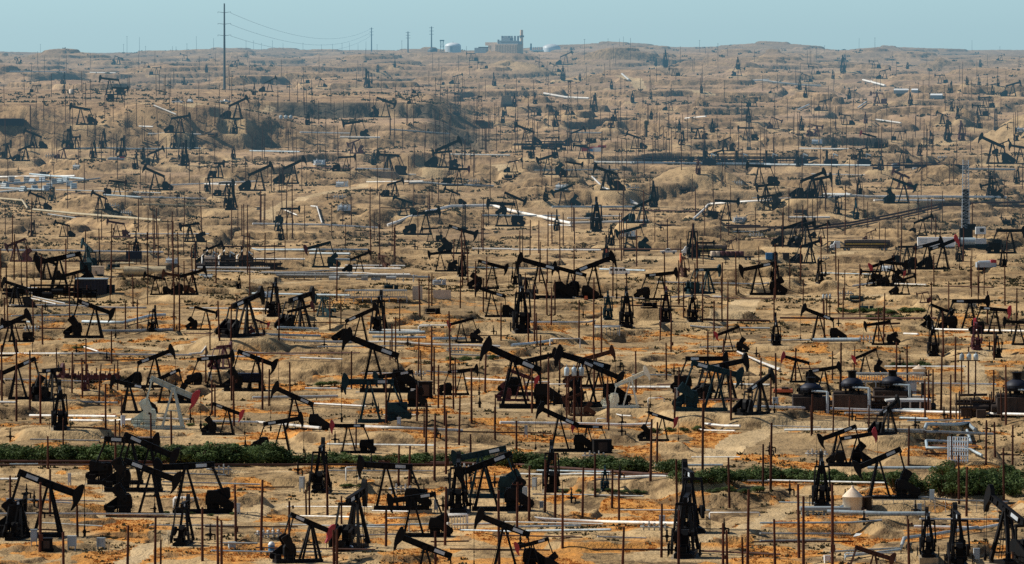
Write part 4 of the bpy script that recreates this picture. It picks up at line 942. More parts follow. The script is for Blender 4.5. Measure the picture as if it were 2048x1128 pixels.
def m_pole(kind):
    m = MB(); m.tube((0, 0, -1.2), (0, 0, 10), 0.20, 0.145, n=7)
    if kind == 1:
        m.bar((-0.75, 0, 9.5), (0.75, 0, 9.5), 0.14, 0.12)
        for x in (-0.65, 0, 0.65): m.tube((x, 0, 9.5), (x, 0, 9.85), 0.05, n=5)
    if kind == 2: m.bar((0, 0, 8.9), (0.5, 0, 9.1), 0.10); m.tube((0.5, 0, 8.6), (0.5, 0, 9.2), 0.14, n=6)
    if kind == 3: m.box((0.12, -0.2, 2.1), (0.5, 0.3, 0.9)); m.tube((0.16, 0, 2.4), (0.16, 0, 8), 0.04, n=5)
    return m
PKW = {0: 'slender bare brown pole', 1: 'brown pole with a small crossarm', 2: 'brown pole with a side bracket', 3: 'brown pole with a meter box'}
def build_poles():
    rg = random.Random(5); allp = []
    for x, y, h in POLES:
        P = ground(x, y); allp.append((h, x, y, P, h / scale_at(P), rg.choices((0, 1, 2, 3), (86, 4, 4, 6))[0], 'pole'))
    for x, y, _, hm in RP:
        P = ground(x, y); allp.append((hm * scale_at(P), x, y, P, hm, rg.choices((0, 1, 2), (84, 10, 6))[0], 'pole'))
    for x, y, h in RIDGE:
        P = ground(x, y); allp.append((h, x, y, P, h / scale_at(P), rg.choices((0, 1), (35, 65))[0], 'greypole'))
    allp.sort(key=lambda q: -q[0])
    rest = MB()
    for k, (h, x, y, P, hm, kind, mat) in enumerate(allp):
        hm = min(max(hm, 4), 24)
        if k < 300:
            o = link('utility_pole', cached(('pole', kind, mat), lambda: m_pole(kind).mesh('utility_pole', mat)))
            o.location = P; w = 1.0 if hm < 9 else 1.1
            w *= 1.0 if h < 60 else 1.05
            o.scale = (w, w, hm / 10); o.rotation_euler = (R(rg.gauss(0, 0.6)), R(rg.gauss(0, 0.7)), R(rg.uniform(-25, 25)))
            o['category'] = 'pole'; o['group'] = 'bare brown poles standing in the oil field'
            THINGS.append((o, x, y - 0.3 * h, 'poles', ('grey' if mat == 'greypole' else '') + PKW[kind].replace('brown ', '' if mat == 'greypole' else 'brown ')))
        else:
            rest.tube((P.x, P.y, P.z - 1), (P.x + rg.gauss(0, .1), P.y, P.z + hm), 0.17, 0.13, n=5)
            if kind == 1: rest.bar((P.x - 0.9, P.y, P.z + hm - 0.5), (P.x + 0.9, P.y, P.z + hm - 0.5), 0.16)
    o = rest.build('distant_poles', 'pole'); o['kind'] = 'stuff'
    tag(o, 'many thin distant poles scattered over the far hills', 'poles')

def pipe_pts(P, clear):
    out = []
    for a, b in zip(P[:-1], P[1:]):
        L = math.hypot(b.x - a.x, b.y - a.y); n = max(2, min(40, int(L / 4)))
        for k in range(n + 1):
            if k == 0 and out: continue
            t = k / n; x, y = a.x + (b.x - a.x) * t, a.y + (b.y - a.y) * t
            zl = a.z + (b.z - a.z) * t + clear; out.append(Vector((x, y, max(zl, min(zat(x, y) + clear * 0.5, zl + 0.35)))))
    return out
def m_support():
    m = MB(); m.bar((0, 0, -1), (0, 0, 0), 0.16); m.bar((-0.3, 0, -0.04), (0.3, 0, -0.04), 0.16, 0.1)
    return m.mesh('support', 'rustpipe')
def build_pipes():
    for (pts, th, cl), PP in zip(PIPES, PIPE_PTS):
        mid = pts[len(pts) // 2] if len(pts) > 2 else ((pts[0][0] + pts[1][0]) / 2, (pts[0][1] + pts[1][1]) / 2)
        s = scale_at(PP[len(PP) // 2]); r = max(th * 0.50 / s, 0.11); clear = r + 0.45
        Q = pipe_pts(PP, clear); base = Q[0]
        o = empty('pipeline', base)
        m = MB(); m.path([q - base for q in Q], r, n=8); m.build('pipe', PM[cl], o)
        acc = 0.0
        for a, b in zip(Q[:-1], Q[1:]):
            acc += (b - a).length
            if acc > 9.0 and th >= 5 and b.y < 2300:
                acc = 0.0; z = zat(b.x, b.y) - 0.3
                if b.z - z > 0.25: 
                    so = link('support', cached('pipe_support', m_support), o, (b.x - base.x, b.y - base.y, b.z - r * 0.8 - base.z)); so.scale = (1, 1, b.z - r * 0.8 - z)
        shape = 'long straight' if abs(pts[-1][0] - pts[0][0]) > 150 else 'short'
        if len(pts) >= 4 and cl != 'r' or (len(pts) == 3 and abs(pts[1][1] - (pts[0][1] + pts[2][1]) / 2) > 6): shape = 'bent'
        o['category'] = 'pipeline'; o['group'] = 'pipelines running over the field'
        THINGS.append((o, mid[0], mid[1], 'pipelines', '%s %s pipeline' % (shape, PW[cl])))
# ------------------------------------------------------------------ buildings, tanks, plant, vehicles: each stands on the ground under its place
LM = []            # landmarks used to tell look-alikes apart
def at(px, py, rz=0.0, flat=0.0):
    P = ground(px, py)
    if flat: flatten(P, flat, tint=0.7); P.z = zat(P.x, P.y)
    return P, 1.0 / scale_at(P)           # place, metres per picture pixel
def named(o, label, cat, short=None, px=0, py=0, group=None):
    tag(o, label, cat, group)
    if short: LM.append((short, px, py))
    return o

def cone_tank(px, py, wpx, hpx, label, short, mat='tan', roof=None, ladder=True):
    P, u = at(px, py); r = wpx * u / 2; h = hpx * u; o = empty('storage_tank', P)
    MB().lathe((0, 0, 0), [(r, -0.8), (r, h * 0.64), (r * 1.03, h * 0.64), (r * 1.03, h * 0.67)], 28).build('shell', mat, o)
    MB().lathe((0, 0, 0), [(r * 1.06, h * 0.665), (r * 0.5, h * 0.87), (r * 0.16, h * 0.97), (r * 0.1, h)], 28).build('roof', roof or mat, o)
    m = MB(); m.lathe((0, 0, 0), [(r * 0.12, h * 0.97), (r * 0.12, h * 1.05), (0.02, h * 1.06)], 10); m.build('vent', mat, o)
    if ladder:
        m = MB(); m.tube((r * 1.08, -r * 0.3, -0.5), (r * 1.08, -r * 0.3, h * 0.66), 0.12, n=6); m.box((r * 1.06, -r * 0.3, h * 0.2), (0.4, 0.8, 0.7)); m.build('riser_pipe', 'rustpipe', o)
    return named(o, label, 'tank', short, px, py - hpx / 2)

def dome_tank(px, py, wpx, hpx, label, short, mat='whitepaint', low=False):
    P, u = at(px, py); r = wpx * u / 2; h = hpx * u; o = empty('storage_tank', P); hs = h * (0.25 if low else 0.62)
    MB().lathe((0, 0, 0), [(r, -3), (r, hs)], 32).build('shell', mat, o)
    MB().lathe((0, 0, 0), [(r * math.cos(R(a)) + 0.01, hs + (h - hs) * math.sin(R(a))) for a in range(0, 91, 10)], 32).build('roof', mat, o)
    if not low:
        m = MB(); m.box((-r * 0.2, -r * 1.0, hs * 0.45), (r * 0.3, 0.4, hs * 0.9)); m.build('stairway', 'cabinet', o)
        m = MB(); m.tube((0, 0, h * 0.98), (0, 0, h * 1.08), r * 0.06, n=6); m.build('vent', 'cabinet', o)
    return named(o, label, 'tank', short, px, py - hpx / 2)

def cabinet(px, py, wpx, hpx, mat, label, short=None, leg=True):
    P, u = at(px, py); w, h = wpx * u, hpx * u; o = empty('equipment_cabinet', P, R(random.uniform(-20, 20)))
    m = MB(); lz = h * 0.25 if leg else 0
    m.box((0, 0, lz + (h - lz) / 2), (w, w * 0.6, h - lz)); m.box((0, 0, h + 0.02), (w * 1.08, w * 0.7, 0.06)); m.build('housing', mat, o)
    m = MB(); m.box((0, -w * 0.31, lz + (h - lz) * 0.5), (w * 0.8, 0.04, (h - lz) * 0.82)); m.build('door', mat, o)
    if leg:
        for sx in (-1, 1): MB().box((sx * w * 0.4, 0, lz / 2 - 0.15), (0.1, w * 0.45, lz + 0.3)).build('leg', mat, o)
    return named(o, label, 'cabinet', short, px, py - hpx / 2)

def boiler(px, py, wpx, hpx, label, short, stack=True, mat='brownbox', skirt=True, group=None):
    """oilfield steam generator: fired box on legs under a domed convection hood with a fat stack"""
    P, u = at(px, py); w, h = wpx * u, hpx * u; o = empty('steam_generator', P)
    m = MB(); m.box((0, 0, h * 0.25), (w, w * 0.7, h * 0.38)); m.tube((-w * 0.5, -w * 0.1, h * 0.46), (w * 0.3, -w * 0.1, h * 0.46), h * 0.07, n=10)
    for k in range(5): m.box((-w * 0.4 + k * w * 0.2, -w * 0.36, h * 0.25), (0.14, 0.12, h * 0.38))
    m.build('fire_box', mat, o)
    for sx in (-0.4, 0, 0.4):
        for sy in (-0.28, 0.28): MB().bar((w * sx, w * sy, -0.5), (w * sx, w * sy, h * 0.07), 0.25).build('footing', mat, o)
    m = MB(); rr = w * 0.25
    for a in (45, 135, 225, 315): m.bar((rr * math.cos(R(a)), rr * math.sin(R(a)), h * 0.34), (rr * 0.95 * math.cos(R(a)), rr * 0.95 * math.sin(R(a)), h * 0.62), 0.28)
    m.bar((-rr * 0.7, -rr * 0.7, h * 0.36), (rr * 0.7, -rr * 0.7, h * 0.6), 0.14); m.tube((0, 0, h * 0.34), (0, 0, h * 0.62), rr * 0.35, n=12); m.build('frame', 'dark', o)
    MB().lathe((0, 0, 0), [(rr * 0.9, h * 0.58), (rr * 1.2, h * 0.62), (rr * 1.2, h * 0.69), (rr * 0.95, h * 0.78), (rr * 0.5, h * 0.83)], 18).build('hood', 'navy', o)
    MB().lathe((0, 0, 0), [(rr * 0.42, h * 0.82), (rr * 0.42, h * 0.96), (rr * 0.52, h * 0.97), (rr * 0.52, h)], 16).build('stack', 'dark', o)
    m = MB()
    for k in range(14): a = k * math.pi / 7; m.bar((rr * 1.35 * math.cos(a), rr * 1.35 * math.sin(a), h * 0.58), (rr * 1.35 * math.cos(a), rr * 1.35 * math.sin(a), h * 0.70), 0.09)
    for z in (0.585, 0.64, 0.695): m.path([(rr * 1.35 * math.cos(k * math.pi / 10), rr * 1.35 * math.sin(k * math.pi / 10), h * z) for k in range(21)], 0.06, n=4)
    m.build('railing', 'dark', o)
    m = MB()
    for y in (-0.3, 0.3): m.bar((-rr * 1.45, y - rr * 0.3, 0), (-rr * 1.3, y - rr * 0.3, h * 0.66), 0.1)
    for k in range(12): z = h * 0.66 * k / 12; m.bar((-rr * 1.45 + rr * 0.15 * k / 12, -0.3 - rr * 0.3, z), (-rr * 1.45 + rr * 0.15 * k / 12, 0.3 - rr * 0.3, z), 0.07)
    m.build('ladder', 'dark', o)
    m = MB(); m.tube((w * 0.42, -w * 0.42, -0.3), (w * 0.42, -w * 0.42, h * 0.6), 0.28, n=8); m.tube((w * 0.42, -w * 0.42, h * 0.6), (0, -w * 0.3, h * 0.62), 0.2, n=8); m.build('riser_pipe', 'bluegrey', o)
    return named(o, label, 'steam generator', short, px, py - hpx / 2, group)

def small_plant(px, py, wpx, hpx, label, short, mat='brownbox', group=None, stackpx=None):
    P, u = at(px, py); w, h = wpx * u, hpx * u; o = empty('compressor_unit', P)
    bh = 0.5 if mat != 'navy' else 0.3
    m = MB(); m.box((0, 0, h * bh * 0.56), (w * 0.9, w * 0.4, h * bh)); m.tube((-w * 0.4, 0, h * bh * 1.1), (w * 0.4, 0, h * bh * 1.1), w * 0.10, n=10); m.build('engine_housing', mat, o)
    m = MB()
    for x in (-0.48, 0.02, 0.26, 0.48): m.bar((w * x, w * 0.1, -0.3), (w * x, w * 0.1, h * (0.78 if x > 0 else 0.6)), 0.22)
    for z in (0.45, 0.6, 0.76): m.bar((-w * 0.48 if z < 0.6 else w * 0.02, w * 0.1, h * z), (w * 0.48, w * 0.1, h * z), 0.2)
    m.build('piping_frame', 'dark', o)
    m = MB(); m.tube((-w * 0.28, 0, h * 0.2), (-w * 0.28, 0, h), w * 0.085, n=10); m.tube((-w * 0.28, 0, h * 0.96), (-w * 0.28, 0, h * 1.01), w * 0.10, n=10); m.build('stack', 'dark', o)
    m = MB(); m.tube((w * 0.15, -w * 0.1, h * 0.5), (w * 0.15, -w * 0.1, h * 0.78), w * 0.05, n=6); m.tube((w * 0.15, -w * 0.1, h * 0.78), (w * 0.45, -w * 0.25, h * 0.66), w * 0.05, n=6); m.build('pipework', 'cabinet', o)
    for x in (-0.42, 0.0, 0.42): MB().box((w * x, -w * 0.24, 0), (0.3, 0.3, h * 0.5)).build('footing', 'dark', o)
    return named(o, label, 'compressor', short, px, py - hpx / 2, group)

def slatted_cooler(px, py, wpx, hpx, label, short, n=26):
    P, u = at(px, py); w, h = wpx * u, hpx * u; o = empty('air_cooler', P); d = h * 1.4
    m = MB()
    for y in (-d / 2, d / 2):
        m.bar((-w / 2, y, h * 0.97), (w / 2, y, h * 0.97), 0.25, 0.3); m.bar((-w / 2, y, h * 0.30), (w / 2, y, h * 0.30), 0.18, 0.2)
    m.box((0, 0, h * 0.97), (w, d, 0.1)); m.build('frame', 'lightgrey', o)
    m = MB()
    for k in range(n + 1): x = -w / 2 + w * k / n; m.bar((x, -d / 2 - 0.02, h * 0.3), (x, -d / 2 - 0.02, h * 0.97), w / n * 0.42, 0.1)
    m.build('slat_panel', 'lightgrey', o)
    for k in range(8):
        x = -w / 2 + w * k / 7
        for y in (-d / 2, d / 2): MB().bar((x, y, -0.5), (x, y, h * 0.29), 0.2).build('leg', 'lightgrey', o)
    return named(o, label, 'air cooler', short, px, py - hpx / 2)

def portal(px, py, wpx, hpx, label, mat='white', n=1, short=None, dep=2.0):
    P, u = at(px, py); w, h = wpx * u, hpx * u; o = empty('pipe_portal', P); r = max(0.11, 1.2 * u)
    for k in range(n):
        y = k * dep
        m = MB(); m.path([(-w / 2, y, -0.5), (-w / 2, y, h - r), (-w / 2 + r, y, h), (w / 2 - r, y, h), (w / 2, y, h - r), (w / 2, y, -0.5)], r, n=6); m.build('pipe_loop', mat, o)
    if n > 1:
        m = MB()
        for k in range(7): x = -w / 2 + w * (k + 0.5) / 7; m.bar((x, 0, -0.3), (x, 0, h), r)
        m.build('upright', mat, o)
    return named(o, label, 'pipe portal', short, px, py - hpx / 2)

def transformers(px, py, wpx, hpx, label, short):
    P, u = at(px, py); w, h = wpx * u, hpx * u; o = empty('transformer_bank', P)
    for k in range(3):
        x = -w / 2 + w * (k + 0.5) / 3
        MB().tube((x, 0, -0.5), (x, 0, h * 1.02), 0.17, 0.13, n=7).build('pole', 'pole', o)
        c = MB(); c.lathe((x, -0.75, h * 0.84), [(w * 0.10, 0), (w * 0.115, 0.1), (w * 0.115, h * 0.12), (w * 0.09, h * 0.14), (w * 0.02, h * 0.15)], 12); c = c.build('transformer_can', 'bluegrey', o)
        MB().tube((x, -0.75, h * 0.985), (x, -0.75, h * 1.03), 0.08, n=6).build('bushing', 'plate', c)
    m = MB(); m.bar((-w * 0.55, 0, h * 0.82), (w * 0.55, 0, h * 0.82), 0.25, 0.2); m.bar((-w * 0.55, 0, h * 1.0), (w * 0.55, 0, h * 1.0), 0.2); m.build('platform', 'pole', o)
    return named(o, label, 'transformer', short, px, py - hpx)

def wheels(o, xs, y, r, w=0.28):
    for x in xs:
        for s in (-1, 1):
            wh = MB().tube((x, s * y - w / 2, r), (x, s * y + w / 2, r), r, n=14).build('wheel', 'rubber', o)
            MB().tube((x, s * (y + w / 2 + 0.01) - 0.01, r), (x, s * (y + w / 2 + 0.01) + 0.01, r), r * 0.5, n=10).build('rim', 'cabinet', wh)
def pickup(px, py, rz, label, short=None, mat='whitepaint', load=False):
    P, u = at(px, py, flat=4); o = empty('pickup_truck', P, R(rz))
    b = MB(); b.prism([(-2.7, 0.55), (2.6, 0.5), (2.75, 0.75), (2.7, 1.05), (1.3, 1.15), (-2.7, 1.12)], -0.95, 0.95); b.build('body', mat, o)
    MB().prism([(-0.7, 1.12), (1.35, 1.13), (0.6, 1.78), (-0.5, 1.8)], -0.86, 0.86).build('cab', mat, o)
    for s in (-1, 1): MB().prism([(-0.5, 1.2), (0.95, 1.2), (0.5, 1.68), (-0.42, 1.7)], s * 0.87 - 0.01, s * 0.87 + 0.01).build('window', 'glass', o)
    MB().prism([(1.32, 1.19), (1.25, 1.19), (0.62, 1.72), (0.66, 1.74)], -0.75, 0.75).build('windscreen', 'glass', o)
    if load: MB().box((-1.75, 0, 1.35), (1.7, 1.7, 0.75)).build('cargo_bed', 'dark', o)
    for s in (-1, 1): MB().box((2.74, s * 0.68, 0.88), (0.06, 0.35, 0.18)).build('headlight', 'plate', o)
    wheels(o, (-1.75, 1.75), 0.85, 0.4)
    return named(o, label, 'pickup truck', short, px, py)
def van(px, py, rz, label, short, mat='whitepaint'):
    P, u = at(px, py, flat=4); o = empty('utility_van', P, R(rz))
    MB().prism([(-3.2, 0.5), (3.0, 0.45), (3.2, 0.8), (3.1, 1.3), (2.3, 1.45), (1.6, 2.35), (-3.2, 2.45)], -1.05, 1.05).build('body', mat, o)
    for s in (-1, 1):
        for x in (-2.4, -1.0, 0.4): MB().box((x, s * 1.06, 1.8), (1.0, 0.02, 0.6)).build('window', 'glass', o)
        MB().prism([(1.1, 1.5), (2.1, 1.5), (1.55, 2.15), (1.1, 2.18)], s * 1.06 - 0.01, s * 1.06 + 0.01).build('window', 'glass', o)
    wheels(o, (-2.1, 2.1), 0.95, 0.42)
    return named(o, label, 'van', short, px, py - 6)
def tank_truck(px, py, rz, label, short, L=15):
    P, u = at(px, py, flat=8); o = empty('tank_truck', P, R(rz)); x0 = -L / 2
    MB().prism([(x0, 0.9), (x0 + 2.6, 0.9), (x0 + 2.6, 3.0), (x0 + 0.9, 3.1), (x0 + 0.3, 2.0), (x0 - 0.6, 1.7), (x0 - 0.6, 0.9)], -1.15, 1.15).build('cab', 'whitepaint', o)
    MB().prism([(x0 + 0.45, 2.0), (x0 + 0.42, 2.02), (x0 + 0.92, 2.95), (x0 + 0.98, 2.95)], -1.0, 1.0).build('windscreen', 'glass', o)
    MB().box((0.6, 0, 0.95), (L - 1.8, 1.0, 0.35)).build('chassis', 'dark', o)
    t = MB(); t.tube((x0 + 4.0, 0, 2.35), (L / 2, 0, 2.35), 1.15, n=18); t = t.build('tank', 'brownbox', o)
    m = MB()
    for s in (-1, 1): m.box((1.6, s * 1.17, 2.2), (L - 5.5, 0.03, 0.32))
    m.build('stripe', 'yellow', t)
    m = MB(); m.box((1.8, 0, 3.55), (L - 6, 0.9, 0.12))
    for k in range(6): m.bar((x0 + 5 + k * 1.8, -0.45, 3.5), (x0 + 5 + k * 1.8, -0.45, 4.3), 0.07)
    m.bar((x0 + 5, -0.45, 4.3), (x0 + 14, -0.45, 4.3), 0.07); m.build('walkway', 'tan', t)
    wheels(o, (x0 + 0.6, x0 + 4.2, x0 + 5.4, L / 2 - 2.6, L / 2 - 1.3), 1.0, 0.52, 0.35)
    return named(o, label, 'tank truck', short, px, py - 10)

def lattice(o, wb, wt, h, n, mat, name='mast', off=0, t=0.16):
    m = MB()
    def cor(k, z): w = (wb + (wt - wb) * z / h) / 2; return [(off + sx * w, sy * w, z) for sx, sy in ((-1,-1),(1,-1),(1,1),(-1,1))]
    for i in range(4): m.bar(cor(0, 0)[i], cor(0, h)[i], t)
    for k in range(n):
        a, b = cor(0, h * k / n), cor(0, h * (k + 1) / n)
        for i in range(4):
            j = (i + 1) % 4; m.bar(a[i], a[j], t * 0.7)
            m.bar(a[i], b[j], t * 0.6)
            if k % 2: m.bar(a[j], b[i], t * 0.6)
    return m.build(name, mat, o)

def build_objects():
    # --- the tall power pole on the left hilltop with its wires
    P, u = at(449, 178); h = 171 * u; o = empty('power_pole', P)
    MB().tube((0, 0, -2), (0, 0, h), 0.85, 0.42, n=12).build('mast', 'greypole', o)
    ends = []
    for zy in (20, 43, 66):
        z = h - zy * u + 4 * u
        for s in (-1, 1):
            a = MB(); a.bar((0, 0, z - 1.3 * u * 2), (s * 13 * u, 0, z - 3 * u + 2.2 * u), 0.3, 0.3, 0.16, 0.16); a = a.build('crossarm', 'greypole', o)
            MB().tube((s * 13 * u, 0, z - 1.0 * u), (s * 13 * u, 0, z - 3.4 * u), 0.14, n=6).build('insulator', 'plate', a)
        ends.append(Vector((P.x + 13 * u, P.y, P.z + z - 3.2 * u)))
    named(o, 'tallest steel power pole with three pairs of short arms on the left hilltop', 'power pole', 'tall steel power pole', 449, 130)
    for k, (e, txt) in enumerate(zip(ends, ('topmost', 'middle', 'lowest'))):
        G = ground(743, 103); far = Vector((G.x, G.y, G.z + (46 - 7 * k) / scale_at(G)))
        pts = []
        for i in range(25):
            t = i / 24; q = e.lerp(far, t); q.z -= 4 * 14 * t * (1 - t); pts.append(q - e)
        w = MB().path(pts, 0.09, n=5).build('power_line', 'wire', None, e)
        tag(w, '%s of the three overhead wires running right from the tall power pole' % txt, 'wire')
    for x, y, hh in TALL:
        P, u = at(x, y); h = hh * u; o = empty('transmission_pole', P)
        MB().tube((0, 0, -2), (0, 0, h), 0.8, 0.5, n=8).build('mast', 'greypole', o)
        for z in (0.95, 0.82, 0.69): MB().bar((-2.4, 0, h * z), (2.4, 0, h * z), 0.35).build('crossarm', 'greypole', o)
        named(o, {743: 'tall thin transmission pole on the ridge, leftmost of three', 816: 'thin transmission pole on the ridge, middle and shortest of three', 863: 'tall thin transmission pole on the ridge just left of the white tank'}[x], 'pole')
    # --- plant on the ridge
    dome_tank(906, 103, 32, 18, 'white domed tank on the skyline left of the plant', 'white domed tank on the ridge')
    dome_tank(1103, 99, 36, 11, 'low white dome on the skyline right of the chimney', 'low white dome on the ridge', low=True)
    dome_tank(865, 104, 20, 9, 'small grey tank on the skyline under the tall thin pole', None, 'greypole', low=True)
    P, u = at(884, 103); h = 26 * u; o = empty('water_tower', P)
    for sx in (-1, 1):
        for sy in (-1, 1): MB().bar((sx * 3.2 * u, sy * 3.2 * u, -2), (sx * 3 * u, sy * 3 * u, h * 0.85), 0.5).build('leg', 'greypole', o)
    m = MB(); m.box((0, 0, h * 0.84), (9 * u, 9 * u, h * 0.10)); m.build('platform', 'greypole', o)
    m = MB(); m.box((0, 0, h * 0.35), (6.4 * u, 6.4 * u, 0.5)); m.bar((-3 * u, 0, h * 0.35), (3 * u, 0, h * 0.8), 0.3); m.bar((3 * u, 0, h * 0.35), (-3 * u, 0, h * 0.8), 0.3); m.build('bracing', 'greypole', o)
    named(o, 'spindly tower on legs on the skyline left of the white tank', 'tower', 'spindly tower on the ridge', 884, 90)
    P, u = at(1006, 104); o = empty('power_plant', P, R(-24)); o.scale = (0.86, 0.86, 0.92)
    def bx(x0, x1, y0, y1, name, mat, dy=0, dep=14): return MB().box(((x0 + x1) / 2 * u, dy, (y0 + y1) / 2 * u), ((x1 - x0) * u, dep, (y1 - y0) * u)).build(name, mat, o)
    bx(-13, 44, -6, 17, 'turbine_hall', 'planttan'); bx(-26, -12, -6, 17, 'annex', 'planttan', 3); bx(-46, -12, 14, 21, 'duct', 'planttan', 5, 9); bx(-40, -34, -6, 14, 'duct_support', 'planttan', 5, 6)
    m = MB()
    for k in range(14): m.box((-12 * u + k * 4.1 * u, -7.2, 6 * u), (0.5, 0.5, 20 * u))
    m.build('cladding_rib', 'planttan', o)
    m = MB(); m.box((20 * u, 0, 20 * u), (48 * u, 10, 7 * u)); m.box((12 * u, 0, 27 * u), (20 * u, 8, 8 * u)); m.box((10 * u, 0, 32 * u), (12 * u, 6, 6 * u))
    for x in (-10, 0, 6, 16, 24, 32, 40): m.tube((x * u, -2, 18 * u), (x * u, -2, (27 if x % 4 else 35) * u), 1.2, n=8)
    m.bar((-4 * u, -5, 24 * u), (40 * u, -5, 24 * u), 0.8); m.build('roof_pipework', 'cabinet', o)
    MB().tube((41 * u, 6, -4), (41 * u, 6, 48 * u), 4.2 * u, 3.6 * u, n=18).build('chimney', 'planttan', o)
    m = MB(); m.tube((41 * u, 6, 32 * u), (41 * u, 6, 36 * u), 6 * u, n=14); m.build('chimney_gallery', 'cabinet', o)
    bx(-76, -46, -6, 9, 'low_building', 'cabinet', 8, 10); bx(-66, -50, 9, 11, 'low_roof', 'brownbox', 8, 10)
    named(o, 'tan power plant with dark rooftop pipework and one chimney on the skyline', 'power plant', 'power plant chimney', 1047, 70)
    P, u = at(1075, 101); o = empty('pipe_rack', P)
    m = MB(); m.box((0, 0, 3 * u), (30 * u, 4, 0.8 * u)); m.box((0, 0, 5.5 * u), (30 * u, 4, 0.6 * u))
    for k in range(9): m.bar(((-15 + k * 3.7) * u, 0, -2), ((-15 + k * 3.7) * u, 0, 7 * u), 0.6)
    m.build('frame', 'bluegrey', o); MB().box((0, -3, 0.3 * u), (34 * u, 2, 1.6 * u)).build('low_wall', 'whitepaint', o)
    MB().tube((-13 * u, 0, 0), (-13 * u, 0, 14 * u), 1.6 * u, n=8).build('flare', 'greypole', o)
    named(o, 'pale pipe rack on the skyline between chimney and white dome', 'pipe rack')
    # --- white long roofs on the right slope
    for px, py, w, h, lab in ((1804, 186, 32, 8, 'longest white shed on the far right slope'), (1830, 185, 14, 7, 'small white shed just right of the longest white shed'), (1873, 196, 24, 8, 'white shed lowest on the far right slope')):
        P, u = at(px, py); o = empty('shed', P, R(-8)); W, H = w * u, h * u
        MB().box((0, 0, H * 0.3), (W, H * 1.6, H * 0.9)).build('wall', 'cabinet', o)
        MB().prism([(-H * 0.9, H * 0.72), (H * 0.9, H * 0.72), (0, H * 1.1)], -W / 2, W / 2).build('roof', 'whitepaint', o).rotation_euler = (0, 0, R(90))
        named(o, lab, 'shed', 'longest white shed' if px == 1804 else None, px, py)
    # --- concrete ramp, dark sheds
    P, u = at(1012, 213); o = empty('concrete_pad', P)
    m = MB(); m.prism([(-12 * u, -1), (14 * u, -1), (10 * u, 22 * u), (-8 * u, 22 * u)], 0, 3.0); m.build('slab', 'concrete', o); MB().box((4 * u, -2, 2 * u), (20 * u, 5, 5 * u)).build('shed', 'navy', o)
    named(o, 'pale concrete slab with a dark low shed on the far hillside', 'slab', 'pale concrete slab', 1010, 200)
    # --- left hilltop vehicles
    pickup(355, 207, 0, 'white and dark pickup parked on the left hilltop', 'hilltop pickup', load=True)
    pickup(380, 206, 80, 'small white car-like pickup seen end-on, right of the hilltop pickup'); pickup(451, 206, 20, 'white pickup parked below the tall power pole', 'white pickup under the power pole')
    P, u = at(143, 188); o = empty('storage_tank', P); MB().lathe((0, 0, 0), [(5 * u, -1), (5 * u, 9 * u), (0.2, 10 * u)], 16).build('shell', 'tan', o); named(o, 'small pale tank beside a jack on the far left hilltop', 'tank', 'small pale tank on the left hill', 143, 183)
    # dark open container at the far left
    P, u = at(18, 250); o = empty('container', P, R(-4)); MB().box((0, 0, 6 * u), (60 * u, 6, 14 * u)).build('shell', 'navy', o)
    m = MB(); 
    for k in range(12): m.box(((-29 + k * 5.2) * u, -3.1, 6 * u), (0.5, 0.25, 13 * u))
    m.build('rib', 'navy', o); named(o, 'long dark container on the bank at the far left edge', 'container', 'long dark container', 18, 243)
    # --- lattice derricks
    for px, py, hpx, wpx, mat, lab, sh in ((1139, 286, 122, 9, 'greypole', 'tall pale lattice derrick standing in the middle of the far slope', 'tall pale derrick'),
                                       (912, 230, 42, 10, 'greypole', 'short lattice derrick right of the shaded bank', 'short lattice derrick'),
                                       (960, 246, 52, 12, 'pole', 'open twin-legged derrick frame right of the short lattice derrick', 'open derrick frame'),
                                       (928, 462, 56, 7, 'dark', 'black derrick spire behind pump jacks at mid picture', 'black derrick spire'),
                                       (1498, 300, 60, 6, 'greypole', 'slim pale derrick behind the row of compressors', 'slim pale derrick'),
                                       (1992, 260, 40, 6, 'greypole', 'small grey derrick beside the right-hand mound', 'small grey derrick'),
                                       (1331, 134, 24, 5, 'dark', 'small dark derrick high on the far slope under the skyline', 'small dark derrick')):
        P, u = at(px, py); o = empty('derrick', P); h = hpx * u
        lattice(o, wpx * u, wpx * u * 0.55, h, max(6, int(h / 2.2)), mat, 'mast', t=max(0.22, 0.7 * u))
        MB().box((0, 0, h + 0.2), (wpx * u * 0.8, wpx * u * 0.8, 0.9)).build('crown_block', mat, o); MB().box((0, 0, 0.6), (wpx * u * 1.6, wpx * u * 1.4, 1.6)).build('substructure', mat, o)
        named(o, lab, 'derrick', sh, px, py - hpx / 2)
    # --- workover rig: raised mast and its white trailer
    P, u = at(1931, 478, flat=7); o = empty('workover_rig', P); h = 158 * u
    lattice(o, 16 * u, 11 * u, h, 24, 'plate', 'mast', t=0.13)
    MB().box((0, 0, 52 * u), (11 * u, 9 * u, 96 * u)).build('racked_pipe', 'dark', o)
    m = MB(); m.box((0, 0, 2), (24 * u, 4, 3.4)); m.box((2, 0, 4.2), (17 * u, 3.4, 1.6)); m.build('draw_works', 'dark', o)
    MB().box((0, 0, h * 0.52), (16 * u, 14 * u, 0.3)).build('tubing_board', 'greypole', o)
    named(o, 'workover rig with tall raised lattice mast on the right', 'workover rig', 'workover rig mast', 1931, 400)
    P, u = at(1872, 497, flat=6); o = empty('rig_trailer', P); W = 74 * u; H = 23 * u
    MB().box((0, 0, H * 0.58), (W, 2.8, H * 0.80)).build('body', 'whitepaint', o)
    m = MB()
    for k in range(3): m.box((-W * 0.44 + 1.2, -1.42, H * (0.78 - 0.12 * k)), (2.6 - 0.3 * k, 0.03, 0.18))
